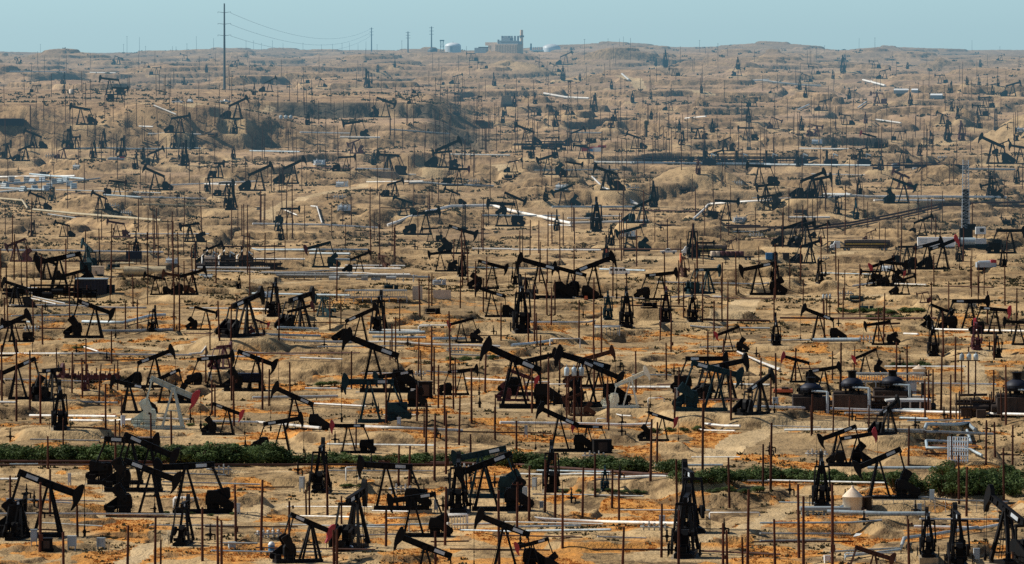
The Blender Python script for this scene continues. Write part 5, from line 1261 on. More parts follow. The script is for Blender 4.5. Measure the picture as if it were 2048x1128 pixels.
    m.build('lettering', 'cabinet', o); MB().box((0, 0, H * 0.12), (W * 1.02, 2.4, 0.3)).build('chassis', 'dark', o)
    wheels(o, (W * 0.3, W * 0.38), 1.1, 0.5); wheels(o, (-W * 0.4,), 1.1, 0.5)
    named(o, 'long white trailer box with grey lettering at its left end', 'trailer', 'long white trailer', 1872, 483)
    P, u = at(1930, 496); o = empty('mud_tank', P); MB().tube((-20 * u, 0, 13 * u), (20 * u, 0, 13 * u), 8 * u, n=16).build('vessel', 'bluegrey', o)
    m = MB(); m.box((0, 0, 3 * u), (44 * u, 3, 6 * u)); m.build('skid', 'dark', o); named(o, 'pale horizontal cylinder tank right of the long white trailer', 'tank')
    P, u = at(1970, 497); o = empty('control_cabin', P)
    MB().box((-9 * u, 0, 12 * u), (22 * u, 3, 16 * u)).build('cabin', 'whitepaint', o); MB().box((-9 * u, 0, 36 * u), (20 * u, 3, 14 * u)).build('upper_cabin', 'whitepaint', o); MB().box((-7 * u, -1.55, 37 * u), (8 * u, 0.05, 7 * u)).build('window', 'glass', o)
    m = MB(); m.box((8 * u, 0, 5 * u), (56 * u, 3, 9 * u)); m.box((24 * u, 0, 13 * u), (18 * u, 2.5, 10 * u)); m.bar((-17 * u, -1, 20 * u), (-17 * u, -1, 30 * u), 0.3); m.bar((-1 * u, -1, 20 * u), (-1 * u, -1, 30 * u), 0.3); m.build('frame', 'dark', o)
    named(o, 'white operator cabin with a raised upper cabin beside the rig mast', 'cabin', 'white operator cabin', 1970, 470)
    tank_truck(1722, 501, 0, 'brown tank truck with yellow stripe and white cab', 'yellow-striped tank truck', L=19)
    tank_truck(1408, 512, 0, 'tank trailer with yellow band parked behind a black jack', 'tank trailer by the white pickup', L=14)
    pickup(1337, 508, 180, 'white pickup at the front of the middle tank trailer', 'white pickup on the flat road')
    van(1239, 551, 0, 'white utility van parked at mid picture', 'white utility van')
    # flatbed with drums
    P, u = at(1462, 520, flat=6); o = empty('flatbed_trailer', P); W = 150 * u
    m = MB(); m.box((0, 0, 1.0), (W * 0.62, 2.6, 0.4)); m.build('deck', 'dark', o); wheels(o, (W * 0.2, W * 0.25, -W * 0.25), 1.1, 0.45)
    named(o, 'long dark flatbed trailer carrying maroon drums', 'flatbed trailer', 'flatbed with drums', 1462, 515)
    for k in range(7):
        x = P.x + (-W * 0.24 + k * 9.5 * u); d = MB().lathe((0, 0, 0), [(0.6, 0), (0.66, 0.1), (0.66, 1.2), (0.6, 1.3), (0.05, 1.3)], 12).build('drum', 'maroon' if k not in (0, 1) else 'tan', None, (x, P.y, P.z + 1.2))
        d.scale = (1.25, 1.25, 1.25)
        tag(d, ('tan' if k < 2 else 'maroon') + ' drum on the flatbed, ' + ('leftmost', 'second from left', 'third from left', 'middle one', 'third from right', 'second from right', 'rightmost')[k], 'drum', 'drums on the flatbed')
    for px, mat, lab in ((1538, 'blue', 'bright blue container box right of the flatbed with drums'), (1549, 'navy', 'dark container box touching the bright blue box'), (1572, 'brownbox', 'brown container box right of the bright blue box')):
        P, u = at(px, 519); o = empty('container', P); MB().box((0, 0, 7 * u), (13 * u, 2.4, 13 * u)).build('shell', mat, o)
        m = MB()
        for k in range(6): m.box(((-5.5 + k * 2.2) * u, -1.25, 7 * u), (0.15, 0.1, 12 * u))
        m.build('rib', mat, o); named(o, lab, 'container', 'bright blue container' if px == 1538 else None, px, 512)
    # red trailer mid far
    P, u = at(1190, 303, flat=8); o = empty('red_trailer', P)
    m = MB(); m.box((-6 * u, 0, 8 * u), (48 * u, 3, 3.0 * u)); m.box((-16 * u, 0, 3 * u), (22 * u, 3, 6 * u)); m.box((14 * u, 0, 10 * u), (16 * u, 3, 5 * u)); m.build('body', 'red', o)
    MB().box((4 * u, -1.6, 4 * u), (16 * u, 3, 8 * u)).build('cab', 'whitepaint', o); MB().box((-8 * u, -1.8, 2.6 * u), (10 * u, 2, 5 * u)).build('cargo', 'blue', o)
    named(o, 'red trailer with white cab and blue load on the middle slope', 'trailer', 'red trailer', 1190, 296)
    for px, py, w, h, lab in ((1792, 335, 16, 9, 'red and white machine right of the compressor row'), (1972, 537, 40, 17, 'grey pumping unit with a red cap on the right slope'), (232, 320, 34, 6, 'pale barrier with red ends on the left slope')):
        P, u = at(px, py); o = empty('machine', P, R(6))
        m = MB(); m.box((0, 0, h * u * 0.45), (w * u, 2, h * u * 0.6)); m.tube((-w * u * .4, 0, h * u * .7), (w * u * .3, 0, h * u * .75), h * u * .22, n=8); m.build('body', 'plate', o)
        MB().box((w * u * 0.36, 0, h * u * 0.85), (w * u * 0.28, 2.1, h * u * 0.35)).build('cap', 'red', o)
        MB().box((0, 0, 0), (w * u * 0.9, 1.6, h * u * 0.4)).build('skid', 'dark', o); named(o, lab, 'machine', None, px, py)
    # --- row of dark compressors on the middle slope
    for k, px in enumerate((1418, 1482, 1541, 1602, 1662, 1728)):
        small_plant(px, 331, 30, 30, '%s of the six dark compressors standing in a row behind the blue-grey pipe' % ('leftmost', 'second from left', 'third from left', 'third from right', 'second from right', 'rightmost')[k], ('compressor at the row\'s left end' if k == 0 else 'compressor at the row\'s right end') if k in (0, 5) else None, 'navy', 'dark compressors in a row')
    for k, (px, mat) in enumerate(((422, 'tan'), (456, 'brownbox'), (492, 'brownbox'))):
        small_plant(px, 536, 30, 42, '%s brown steam unit with angled white pipe, %s of three' % (('pale', 'dark', 'dark')[k], ('leftmost', 'middle', 'rightmost')[k]), 'brown steam units' if k == 1 else None, mat, 'brown steam units in a row')
        P, u = at(px - 12, 538); o = MB().path([(-6 * u, 0, 8 * u), (-6 * u, 0, 26 * u), (6 * u, 0, 38 * u)], 1.5 * u, n=8).build('riser_pipe', 'white', None, P)
        tag(o, 'angled white riser pipe left of the %s brown steam unit' % ('leftmost', 'middle', 'rightmost')[k], 'pipe', 'angled white risers')
    def rack(px, py, wpx, hpx, n, label, short, mat='dark', seed=1, depth=3.0):
        P, u = at(px, py); w, h = wpx * u, hpx * u; o = empty('pipe_rack', P); g = random.Random(seed)
        m = MB()
        for z in (0.35, 0.6, 0.62, 0.85):
            a, b = sorted((g.uniform(-0.5, -0.1), g.uniform(0.1, 0.5))); m.tube((a * w, g.uniform(-1, 1), z * h), (b * w, g.uniform(-1, 1), z * h), 0.28, n=6)
        m.tube((-w / 2, 0, 0.5 * h), (w / 2, 0, 0.5 * h), 0.3, n=6)
        for k in range(n // 2):
            x = g.uniform(-0.48, 0.48) * w; y = g.uniform(-depth, depth); hh = g.uniform(0.15, 0.5) * h
            if k % 2: m.box((x, y, hh / 2), (g.uniform(1.5, 4), 2, hh))
            else: m.tube((x - 1.5, y, hh), (x + 1.5, y, hh), g.uniform(0.5, 0.9), n=8)
        m.build('pipework', mat, o)
        for k in range(n):
            x = -w / 2 + w * (k + g.uniform(0.2, 0.8)) / n; MB().tube((x, g.uniform(-1, 1), -0.5), (x, 0, h * g.uniform(0.55, 1.0)), 0.16, n=6).build('post', g.choice((mat, 'pole', mat)), o)
        return named(o, label, 'pipe rack', short, px, py - hpx / 2)
    rack(1505, 330, 470, 26, 46, 'long dark rack of posts and pipes tying the compressor row together', None, 'navy', 1)
    rack(1840, 338, 200, 14, 16, 'low dark pipe rack right of the compressor row', None, 'navy', 2)
    rack(1735, 828, 270, 40, 26, 'rusty rack of posts and pipes standing among the black boilers', None, 'brownbox', 3)
    rack(1960, 834, 100, 52, 14, 'rusty post rack left of the boiler at the right edge', None, 'brownbox', 4)
    rack(620, 560, 430, 16, 24, 'long low pale rack of posts and pipes at left centre', None, 'lightgrey', 5)
    rack(100, 596, 190, 30, 22, 'dark rack of posts and pipes at the far left by the navy shed', None, 'dark', 6)
    rack(1100, 300, 150, 20, 18, 'dark pipe rack left of the red trailer', None, 'navy', 7)
    rack(480, 538, 170, 22, 20, 'dark rack of pipes behind the brown steam units', None, 'brownbox', 8)
    # big horizontal vessel
    P, u = at(290, 552); o = empty('horizontal_vessel', P, R(-3)); L = 84 * u; r = 9 * u
    MB().tube((-L / 2, 0, r * 1.15), (L / 2, 0, r * 1.15), r, n=20).build('shell', 'sandpipe', o)
    for x in (-0.3, 0.3): MB().box((L * x, 0, r * 0.2), (1.0, r * 1.6, r * 0.9)).build('saddle', 'concrete', o)
    MB().tube((-L * 0.78, 0, r * 1.6), (-L / 2, 0, r * 1.6), r * 0.25, n=8).build('nozzle', 'sandpipe', o)
    named(o, 'large dusty yellow horizontal vessel lying left of the brown steam units', 'vessel', 'dusty yellow vessel', 290, 540)
    P, u = at(268, 528); o = empty('frame_box', P); MB().box((0, 0, 18 * u), (31 * u, 3, 15 * u)).build('tank', 'navy', o)
    m = MB()
    for x in (-14, -5, 5, 14): m.bar((x * u, -1, -0.4), (x * u, -1, 40 * u), 0.22)
    m.bar((-14 * u, -1, 39 * u), (14 * u, -1, 39 * u), 0.25); m.build('frame', 'pole', o); named(o, 'dark box raised in a tall rusty frame above the yellow vessel', 'tank', 'dark box in a rusty frame', 268, 510)
    # navy shed bottom left-mid
    P, u = at(184, 588); o = empty('shed', P); W = 62 * u; H = 30 * u
    MB().box((0, 0, H * 0.48), (W, 5, H)).build('wall', 'navy', o); MB().box((0, -0.2, H + 0.1), (W * 1.05, 5.6, 0.25)).build('roof', 'bluegrey', o); MB().box((W * 0.62, 0.5, H * 0.3), (W * 0.22, 3, H * 0.62)).build('annex', 'teal', o)
    m = MB()
    for k in range(10): m.box((-W * 0.48 + k * W * 0.106, -2.55, H * 0.48), (0.14, 0.12, H * 0.96))
    m.build('rib', 'navy', o); named(o, 'dark navy shed behind pump jacks on the left', 'shed', 'dark navy shed', 184, 572)
    for k, (px, py, w, h, mat, lab) in enumerate(((172, 548, 24, 24, 'teal', 'teal box standing behind the dark navy shed'), (196, 552, 24, 20, 'tan', 'tan box standing behind the dark navy shed'), (40, 583, 22, 10, 'whitepaint', 'pale low tank at the far left beside the navy shed'), (62, 585, 22, 10, 'whitepaint', 'pale low tank second from the left edge near the navy shed'))):
        P, u = at(px, py); o = empty('equipment_box', P); MB().box((0, 0, h * u / 2 - 0.2), (w * u, 2.2, h * u)).build('housing', mat, o); MB().box((0, -1.15, h * u * 0.45), (w * u * 0.4, 0.08, h * u * 0.7)).build('door', mat, o); MB().box((0, 0, h * u - 0.1), (w * u * 1.05, 2.5, 0.15)).build('lid', mat, o); named(o, lab, 'equipment box')
    slatted_cooler(752, 600, 124, 20, 'long white slatted air cooler at mid left', 'white slatted cooler at mid left')
    slatted_cooler(1780, 770, 138, 24, 'long pale slatted cooler behind the black boilers', 'pale slatted cooler by the boilers')
    for px, py, w, h, lab in ((835, 599, 20, 27, 'tan square board standing right of the white slatted cooler'), (884, 598, 36, 18, 'wide tan board right of the square tan board')):
        P, u = at(px, py); o = empty('sound_board', P); MB().box((0, 0, h * u / 2), (w * u, 0.3, h * u)).build('panel', 'tan', o)
        for s in (-1, 0, 1): MB().bar((s * w * u * 0.45, 0.3, -0.4), (s * w * u * 0.45, 0.3, h * u), 0.2).build('post', 'pole', o)
        named(o, lab, 'board', 'wide tan board' if w > 30 else None, px, py - 8)
    # --- boilers at lower right
    for k, (px, py, w, h, lab) in enumerate(((1622, 824, 74, 70, 'leftmost of three black domed boilers at lower right'), (1704, 825, 76, 84, 'middle of three black domed boilers at lower right'), (1785, 812, 76, 72, 'rightmost of three black domed boilers, behind the low roof'))):
        boiler(px, py, w, h, lab, ('left black boiler', 'middle black boiler', 'right black boiler')[k], group='black domed boilers')
    boiler(2034, 832, 84, 88, 'black domed boiler cut by the right edge of the picture', 'black boiler at the right edge')
    P, u = at(1735, 824); o = MB().lathe((0, 0, 0), [(0.1, -9 * u), (7 * u, -8 * u), (9.5 * u, 0), (7 * u, 8 * u), (0.1, 9 * u)], 16); o = o.build('end_drum', 'brownbox', None, P + Vector((0, 0, 16 * u))); tag(o, 'round brown vessel end between middle and right boilers', 'vessel')
    P, u = at(1818, 824); o = empty('shed', P); m = MB(); m.prism([(-48 * u, 22 * u), (42 * u, 22 * u), (42 * u, 26 * u), (-30 * u, 27 * u), (-48 * u, 25 * u)], -3, 3); m.build('roof', 'lightgrey', o); MB().box((0, 0, 12 * u), (84 * u, 5, 20 * u)).build('wall', 'brownbox', o)
    for x in (-42, -20, 0, 20, 40): MB().bar((x * u, -2.9, -0.3), (x * u, -2.9, 22 * u), 0.35).build('post', 'tan', o); named(o, 'low open shed with pale roof right of the boilers', 'shed', 'low pale-roofed shed', 1818, 805)
    P, u = at(1846, 793); o = MB().tube((0, 0, -0.5), (0, 0, 27 * u), 4 * u, n=12).build('dark_stack', 'dark', None, P); tag(o, 'short dark upright cylinder right of the boilers', 'stack')
    P, u = at(1822, 787); o = MB().tube((0, 0, -0.5), (0, 0, 22 * u), 11 * u, n=16).build('storage_tank', 'plate', None, P); tag(o, 'squat grey tank behind the low pale-roofed shed', 'tank')
    cone_tank(1838, 752, 26, 22, 'small tan conical tank behind the boilers', 'small tan conical tank')
    cone_tank(1705, 1030, 40, 56, 'large tan tank with conical roof at lower right', 'large tan conical tank')
    P, u = at(1734, 1022); o = MB().lathe((0, 0, 0), [(10 * u, -0.5), (10 * u, 27 * u), (10.6 * u, 27 * u), (10.6 * u, 29 * u), (0.1, 29 * u)], 18).build('storage_tank', 'brownbox', None, P); tag(o, 'short dark tank touching the large tan conical tank', 'tank')
    P, u = at(1731, 1034); o = MB().lathe((0, 0, 0), [(5.5 * u, -0.2), (5.5 * u, 13 * u), (0.1, 14.5 * u)], 14).build('barrel', 'tan', None, P); tag(o, 'cream barrel standing in front of the large tan tank', 'barrel')
    P, u = at(543, 1102); o = empty('barrel', P); MB().lathe((0, 0, 0), [(6.5 * u, -0.2), (6.5 * u, 12 * u)], 16).build('drum_body', 'blue', o); MB().lathe((0, 0, 0), [(6.8 * u, 12 * u), (6.8 * u, 14 * u), (4 * u, 18 * u), (0.1, 19 * u)], 16).build('drum_top', 'whitepaint', o); named(o, 'blue barrel with white top at lower left', 'barrel', 'blue and white barrel', 543, 1092)
    P, u = at(702, 1102); o = MB().lathe((0, 0, 0), [(5 * u, -0.2), (5 * u, 8 * u), (3 * u, 11 * u), (0.1, 11.5 * u)], 14).build('barrel', 'whitepaint', None, P); tag(o, 'small white barrel at the foot of an end-on jack, bottom', 'barrel'); LM.append(('small white barrel', 702, 1096))
    P, u = at(1207, 906); o = MB().lathe((0, 0, 0), [(4.5 * u, -0.2), (4.5 * u, 12 * u), (0.1, 13 * u)], 14).build('barrel', 'whitepaint', None, P); tag(o, 'white barrel beside a black box on the lower centre bank', 'barrel')
    for px, py, w, h, mat, lab, sh in ((144, 1099, 17, 27, 'cabinet', 'pale grey switch cabinet with domed top at bottom left', 'pale grey cabinet'), (202, 1099, 16, 23, 'bluegrey', 'dark grey double cabinet right of the pale grey one', None), (68, 1091, 13, 32, 'cabinet', 'tall grey cabinet beside the leftmost big jack', None),
            (139, 971, 6, 24, 'plate', 'slim pale post box on the left track', None), (16, 1022, 7, 25, 'plate', 'slim pale post box at the left edge', None), (477, 1031, 7, 24, 'plate', 'slim pale post box right of the level black jack', None), (604, 984, 10, 30, 'plate', 'pale cabinet left of an end-on jack', None),
            (872, 1026, 8, 26, 'plate', 'slim pale cabinet in the lower centre', None), (1069, 980, 9, 24, 'plate', 'pale cabinet left of the jack beside the hedge', None), (1083, 1020, 8, 17, 'cabinet', 'small dark grey cabinet amid orange weeds', None), (1050, 1000, 9, 26, 'plate', 'white cabinet behind the tail of a big black jack', None),
            (1324, 1051, 11, 20, 'plate', 'pale grey upright bottle-shaped cabinet left of the double end-on jack', None), (1052, 875, 6, 24, 'bluegrey', 'slim blue-grey cabinet on the lower centre bank', None), (1353, 800, 7, 24, 'plate', 'slim white post box left of the big teal jack', None), (798, 853, 7, 18, 'plate', 'white post box in the lower left centre', None),
            (1864, 1004, 9, 24, 'bluegrey', 'slim blue-grey cabinet in front of the right hedge', None), (1953, 1125, 12, 28, 'plate', 'pale grey cabinet at the bottom right between end-on jacks', None), (464, 1098, 14, 14, 'bluegrey', 'low blue-grey cabinet by the bottom left track', None), (1551, 811, 11, 16, 'cabinet', 'grey cabinet left of the boilers', None), (1839, 1030, 9, 22, 'cabinet', 'leaning grey cabinet right of the tan tank', None),
            (246, 853, 8, 22, 'plate', 'white post box left of the silver jack', None), (826, 790, 8, 12, 'whitepaint', 'white box under the teal-headed jack', None), (1654, 1125, 12, 14, 'whitepaint', 'white box at the bottom below the dark pole', None), (420, 760, 6, 16, 'plate', 'white box left of the dark trailer box', None)):
        cabinet(px, py, w, h, mat, lab, sh)
    for px, py, w, h, mat, lab, sh in ((92, 1099, 25, 22, 'dark', 'squat black box beside the leftmost big jack', None), (850, 796, 28, 32, 'dark', 'black box on skids at lower left centre', 'black box on skids'), (1204, 906, 36, 26, 'dark', 'black box on the bank at lower centre', 'black box on the bank')):
        P, u = at(px, py); o = empty('equipment_box', P, R(8)); MB().box((0, 0, h * u / 2), (w * u, 2.0, h * u)).build('housing', mat, o); MB().box((0, 0, h * u + 0.05), (w * u * 1.05, 2.2, 0.12)).build('lid', mat, o); MB().box((0, 0, -0.1), (w * u * 1.2, 1.6, 0.5)).build('skid', mat, o); MB().box((0, -1.02, h * u * 0.5), (w * u * 0.5, 0.06, h * u * 0.7)).build('door', 'brownbox', o); named(o, lab, 'equipment box', sh, px, py - 10)
    # dark trailer box with railing, left
    P, u = at(494, 780); o = empty('trailer', P); W = 64 * u; MB().box((0, 0, 26 * u), (W, 3, 16 * u)).build('body', 'navy', o); MB().box((0, 0, 17 * u), (W * 1.03, 2.6, 0.3)).build('chassis', 'dark', o)
    for x in (-0.3, 0.1, 0.4): MB().box((W * x, 0, 8 * u), (5 * u, 2, 17 * u)).build('jack_leg', 'dark', o)
    m = MB()
    for k in range(8): m.bar((-W / 2 + W * k / 7, -1.5, 34 * u), (-W / 2 + W * k / 7, -1.5, 39 * u), 0.08)
    m.bar((-W / 2, -1.5, 39 * u), (W / 2, -1.5, 39 * u), 0.08); m.build('railing', 'dark', o); named(o, 'long dark trailer box on legs at lower left', 'trailer', 'dark trailer box', 494, 755)
    # rusty wreck row behind left jacks
    P, u = at(170, 760); o = empty('scrap_rack', P); m = MB(); m.box((0, 0, 6 * u), (140 * u, 2.5, 8 * u))
    for k in range(16): m.bar(((-68 + k * 9) * u, -1, 0), ((-66 + k * 9) * u, -1, (18 + 7 * ((k * 7) % 3)) * u), 0.25)
    for k in range(10): m.tube(((-66 + k * 14) * u, -1.3, 12 * u), ((-58 + k * 14) * u, -1.3, 12 * u), 2.4 * u, n=8)
    m.build('frame', 'maroon', o); named(o, 'long maroon rack of old machinery at left behind brown poles', 'rack', 'maroon machinery rack', 190, 745)
    P, u = at(1566, 786); o = empty('orange_skid', P); MB().box((0, 0, 5 * u), (38 * u, 2, 6 * u)).build('body', 'orange', o); MB().box((4 * u, 0, 9 * u), (14 * u, 1.8, 5 * u)).build('hood', 'brownbox', o); MB().box((0, 0, 0.8 * u), (40 * u, 1.6, 2 * u)).build('skid', 'dark', o); named(o, 'low orange skid unit left of the boilers', 'skid unit', 'orange skid unit', 1566, 780)
    # portals
    portal(915, 1058, 40, 28, 'white ladder-like pipe portal rack at lower centre', n=2, short='white pipe portal rack'); portal(795, 1060, 46, 24, 'thin pale pipe portal left of the white portal rack', 'lightgrey')
    portal(1469, 1033, 100, 8, 'long low white pipe portal on the lower right track', short='long low white portal'); portal(1130, 697, 60, 20, 'white pipe portal on the grey pipe at centre', short='white portal at centre')
    portal(1213, 668, 52, 14, 'pale pipe portal right of the white portal at centre', 'lightgrey', 2); portal(1123, 812, 50, 44, 'white pipe portal under the three transformers'); portal(1312, 812, 32, 16, 'white pipe portal right of the cream jack')
    portal(372, 1014, 50, 18, 'white pipe portal under the level-beamed black jack', n=2); portal(1740, 1120, 100, 14, 'pale portal frame beside the rusty jack at the bottom', 'lightgrey'); portal(705, 960, 26, 26, 'thin pale portal behind the jack above the dirt track', 'lightgrey'); portal(850, 662, 26, 10, 'curled white pipe portal at mid left', 'white'); portal(1205, 847, 24, 10, 'small white portal above the bright pipeline')
    transformers(1148, 850, 44, 118, 'three blue-grey transformer cans on poles, centre', 'centre transformers'); transformers(1653, 640, 20, 52, 'small cluster of three transformer cans on poles, upper right', 'upper right transformers')
    transformers(1937, 790, 42, 84, 'three transformer cans on tall poles beside the sloping track, right', 'right-hand transformers'); transformers(572, 278, 30, 48, 'cluster of transformer poles on the left far slope', 'far left transformers')
    # grey grating leaning on the bank at the right
    P, u = at(1915, 918); o = empty('grating', P, R(-20)); m = MB()
    for k in range(9): m.bar(((-20 + k * 5) * u, 0, 44 * u), ((-8 + k * 5) * u, -3.5, -0.3), 0.14)
    for k in range(6): m.bar(((-20 + 2.4 * k) * u, -0.7 * k, (44 - 8.6 * k) * u), ((22 + 2.4 * k) * u, -0.7 * k, (44 - 8.6 * k) * u), 0.14)
    m.build('panel', 'plate', o); 
    for x in (-18, 20): MB().bar((x * u, 0.3, -0.4), (x * u, 0.3, 44 * u), 0.2).build('post', 'plate', o)
    named(o, 'grey openwork grating leaning at the right above the hedge', 'grating', 'grey leaning grating', 1915, 895)
    P, u = at(1715, 1076); o = MB().add([(-9 * u, 0, 0.2), (4 * u, 0, 0.4), (10 * u, 1.2, 8 * u), (-2 * u, 1.2, 8 * u), (-9 * u, 0.2, 0.1), (4 * u, 0.2, 0.3), (10 * u, 1.4, 7.9 * u), (-2 * u, 1.4, 7.9 * u)], [(0, 1, 2, 3), (7, 6, 5, 4), (0, 4, 5, 1), (1, 5, 6, 2), (2, 6, 7, 3), (3, 7, 4, 0)]).build('white_sheet', 'whitepaint', None, P); tag(o, 'white tilted sheet lying among orange weeds at lower right', 'sheet'); LM.append(('white tilted sheet', 1715, 1070))
    P, u = at(1650, 1030); o = empty('pump_skid', P); m = MB(); m.box((0, 0, 1), (100 * u, 2.5, 0.5))
    for k in range(9): m.tube(((-46 + k * 11) * u, -0.5, 0), ((-46 + k * 11) * u, -0.5, (7 + 4 * (k % 3)) * u), 2.2 * u, n=8); m.tube(((-46 + k * 11) * u, -0.5, 5 * u), ((-38 + k * 11) * u, -0.5, 5 * u), 1.5 * u, n=6)
    m.build('manifold', 'cabinet', o); MB().prism([(18 * u, 2 * u), (48 * u, 4 * u), (48 * u, 26 * u), (20 * u, 14 * u)], -0.1, 0.1).build('screen', 'plate', o)
    named(o, 'low manifold of pumps with a slanted pale screen left of the tan tank', 'pump skid', 'pump manifold', 1620, 1022)
    # chain-link fence in front of the tan tank's right side
    P, u = at(1870, 1024); o = empty('fence', P); W = 250 * u
    for k in range(13): MB().bar((-W / 2 + W * k / 12, 0, -0.4), (-W / 2 + W * k / 12, 0, 1.9), 0.09).build('post', 'lightgrey', o)
    m = MB(); m.bar((-W / 2, 0, 1.85), (W / 2, 0, 1.85), 0.09); m.bar((-W / 2, 0, 1.0), (W / 2, 0, 1.0), 0.05); m.build('rail', 'lightgrey', o); named(o, 'low pale rail fence right of the large tan tank', 'fence')
    P, u = at(190, 1105); o = empty('fence', P); W = 110 * u
    for k in range(5): MB().bar((-W / 2 + W * k / 4, 0, -0.3), (-W / 2 + W * k / 4, 0, 1.5), 0.08).build('post', 'sandpipe', o)
    MB().bar((-W / 2, 0, 0.2), (W / 2, 0, 0.2), 0.06).build('rail', 'sandpipe', o); named(o, 'row of thin pale posts around the bottom left cabinets', 'fence')
    # traffic cones, orange markers
    for px, py, lab in ((1389, 785, 'orange barrier left of the pair under the teal jack'), (1404, 785, 'orange barrier right of the pair under the teal jack'), (1213, 506, 'orange sign patch on the mid road'), (1172, 600, 'orange barrier under the black jack at mid picture')):
        P, u = at(px, py); o = empty('barrier', P); MB().prism([(-4 * u, 0), (4 * u, 0), (2.6 * u, 8 * u), (-2.6 * u, 8 * u)], -0.25, 0.25).build('panel', 'orange', o); MB().box((0, 0, 0.05), (9 * u, 0.7, 0.2)).build('foot', 'dark', o); named(o, lab, 'barrier')
    # small wellheads, valve skids and boxes between the wells
    def m_tree():
        m = MB(); m.tube((0, 0, -0.3), (0, 0, 1.7), 0.16, n=7); m.tube((-0.7, 0, 0.8), (0.7, 0, 0.8), 0.12, n=6); m.box((0, 0, 0.8), (0.5, 0.45, 0.4)); m.tube((0, 0, 1.7), (0, 0, 2.3), 0.09, n=6)
        m.tube((0, -0.35, 1.35), (0, 0.35, 1.35), 0.1, n=6); m.tube((0.7, 0, 0.8), (0.7, 0, -0.2), 0.12, n=6); return m.mesh('wellhead', 'dark')
    def m_skid2(mat):
        m = MB(); m.box((0, 0, 0.2), (4.2, 1.6, 0.3)); m.tube((-1.8, 0, 1.0), (0.6, 0, 1.0), 0.55, n=10); m.box((1.4, 0, 0.9), (0.9, 0.9, 1.2)); m.tube((-1.0, 0, 1.3), (-1.0, 0, 2.2), 0.14, n=6); m.tube((1.9, -0.4, 0.2), (1.9, -0.4, 2.0), 0.1, n=6); m.bar((-2, 0.6, 0.3), (-2, 0.6, 1.7), 0.1); m.bar((2, 0.6, 0.3), (2, 0.6, 1.7), 0.1); m.bar((-2, 0.6, 1.7), (2, 0.6, 1.7), 0.1)
        return m.mesh('pump_skid', mat)
    def m_valves():
        m = MB()
        for k in range(5): m.tube((-1.6 + k * 0.8, 0, -0.3), (-1.6 + k * 0.8, 0, 1.1 + 0.3 * (k % 2)), 0.11, n=6); m.tube((-1.6 + k * 0.8, -0.25, 0.9), (-1.6 + k * 0.8, 0.25, 0.9), 0.17, n=8)
        m.tube((-2.1, 0, 0.5), (2.1, 0, 0.5), 0.16, n=7); return m.mesh('valve_manifold', 'lightgrey')
    rg = random.Random(15)
    for k in range(190):
        px = rg.uniform(5, 2043); py = 250 + 850 * (k + rg.random()) / 190
        if any(abs(q[0] - px) < 22 and abs(q[1] - py) < 14 for q in J): continue
        P, u = at(px, py); kind = rg.choice('ttssv') if py < 640 else rg.choice('tttv'); z = 1.0 if py > 500 else 1.25
        if kind == 't': o = link('wellhead', cached('wt', m_tree)); nm, ds, ct = 'wellheads', 'small dark wellhead', 'wellhead'
        elif kind == 's':
            mt = rg.choice(('dark', 'brownbox', 'teal', 'plate')); o = link('pump_skid', cached(('ws', mt), lambda: m_skid2(mt))); nm, ds, ct = 'pump skids', {'dark': 'black', 'brownbox': 'brown', 'teal': 'dark teal', 'plate': 'pale grey'}[mt] + ' small pump skid', 'pump skid'
        else: o = link('valve_manifold', cached('wv', m_valves)); nm, ds, ct = 'valve manifolds', 'pale row of pipe valves', 'valve manifold'
        o.location = P; o.rotation_euler = (0, 0, R(rg.uniform(-30, 30))); o.scale = (z, z, z); o['category'] = ct; o['group'] = nm + ' between the wells'
        THINGS.append((o, px, py, nm, ds))
    # pale scrap yard at the far left
    rg = random.Random(9)
    for k in range(16):
        px, py = 6 + k * 9.5 + rg.uniform(-3, 3), 388 - rg.uniform(0, 26); P, u = at(px, py); o = empty('pipe_stack', P, R(rg.uniform(-40, 40))); m = MB()
        for i in range(3):
            for j in range(3 - i): m.tube((-6 * u, (j + i / 2) * 0.9, 0.4 + i * 0.75), (6 * u, (j + i / 2) * 0.9, 0.4 + i * 0.75), 0.44, n=8)
        m.build('pipe', rg.choice(('bluegrey', 'plate', 'lightgrey')), o); MB().box((0, 0.9, -0.05), (8 * u, 3, 0.3)).build('bearer', 'pole', o)
        named(o, 'stack of grey pipes in the scrap yard at the left edge, number %d from the left' % (k + 1), 'pipe stack', 'grey scrap yard' if k == 8 else None, 70, 370, 'stacks of grey pipes')
        THINGS.append((o, px, py, 'pipe stacks', 'small stack of grey pipes'))
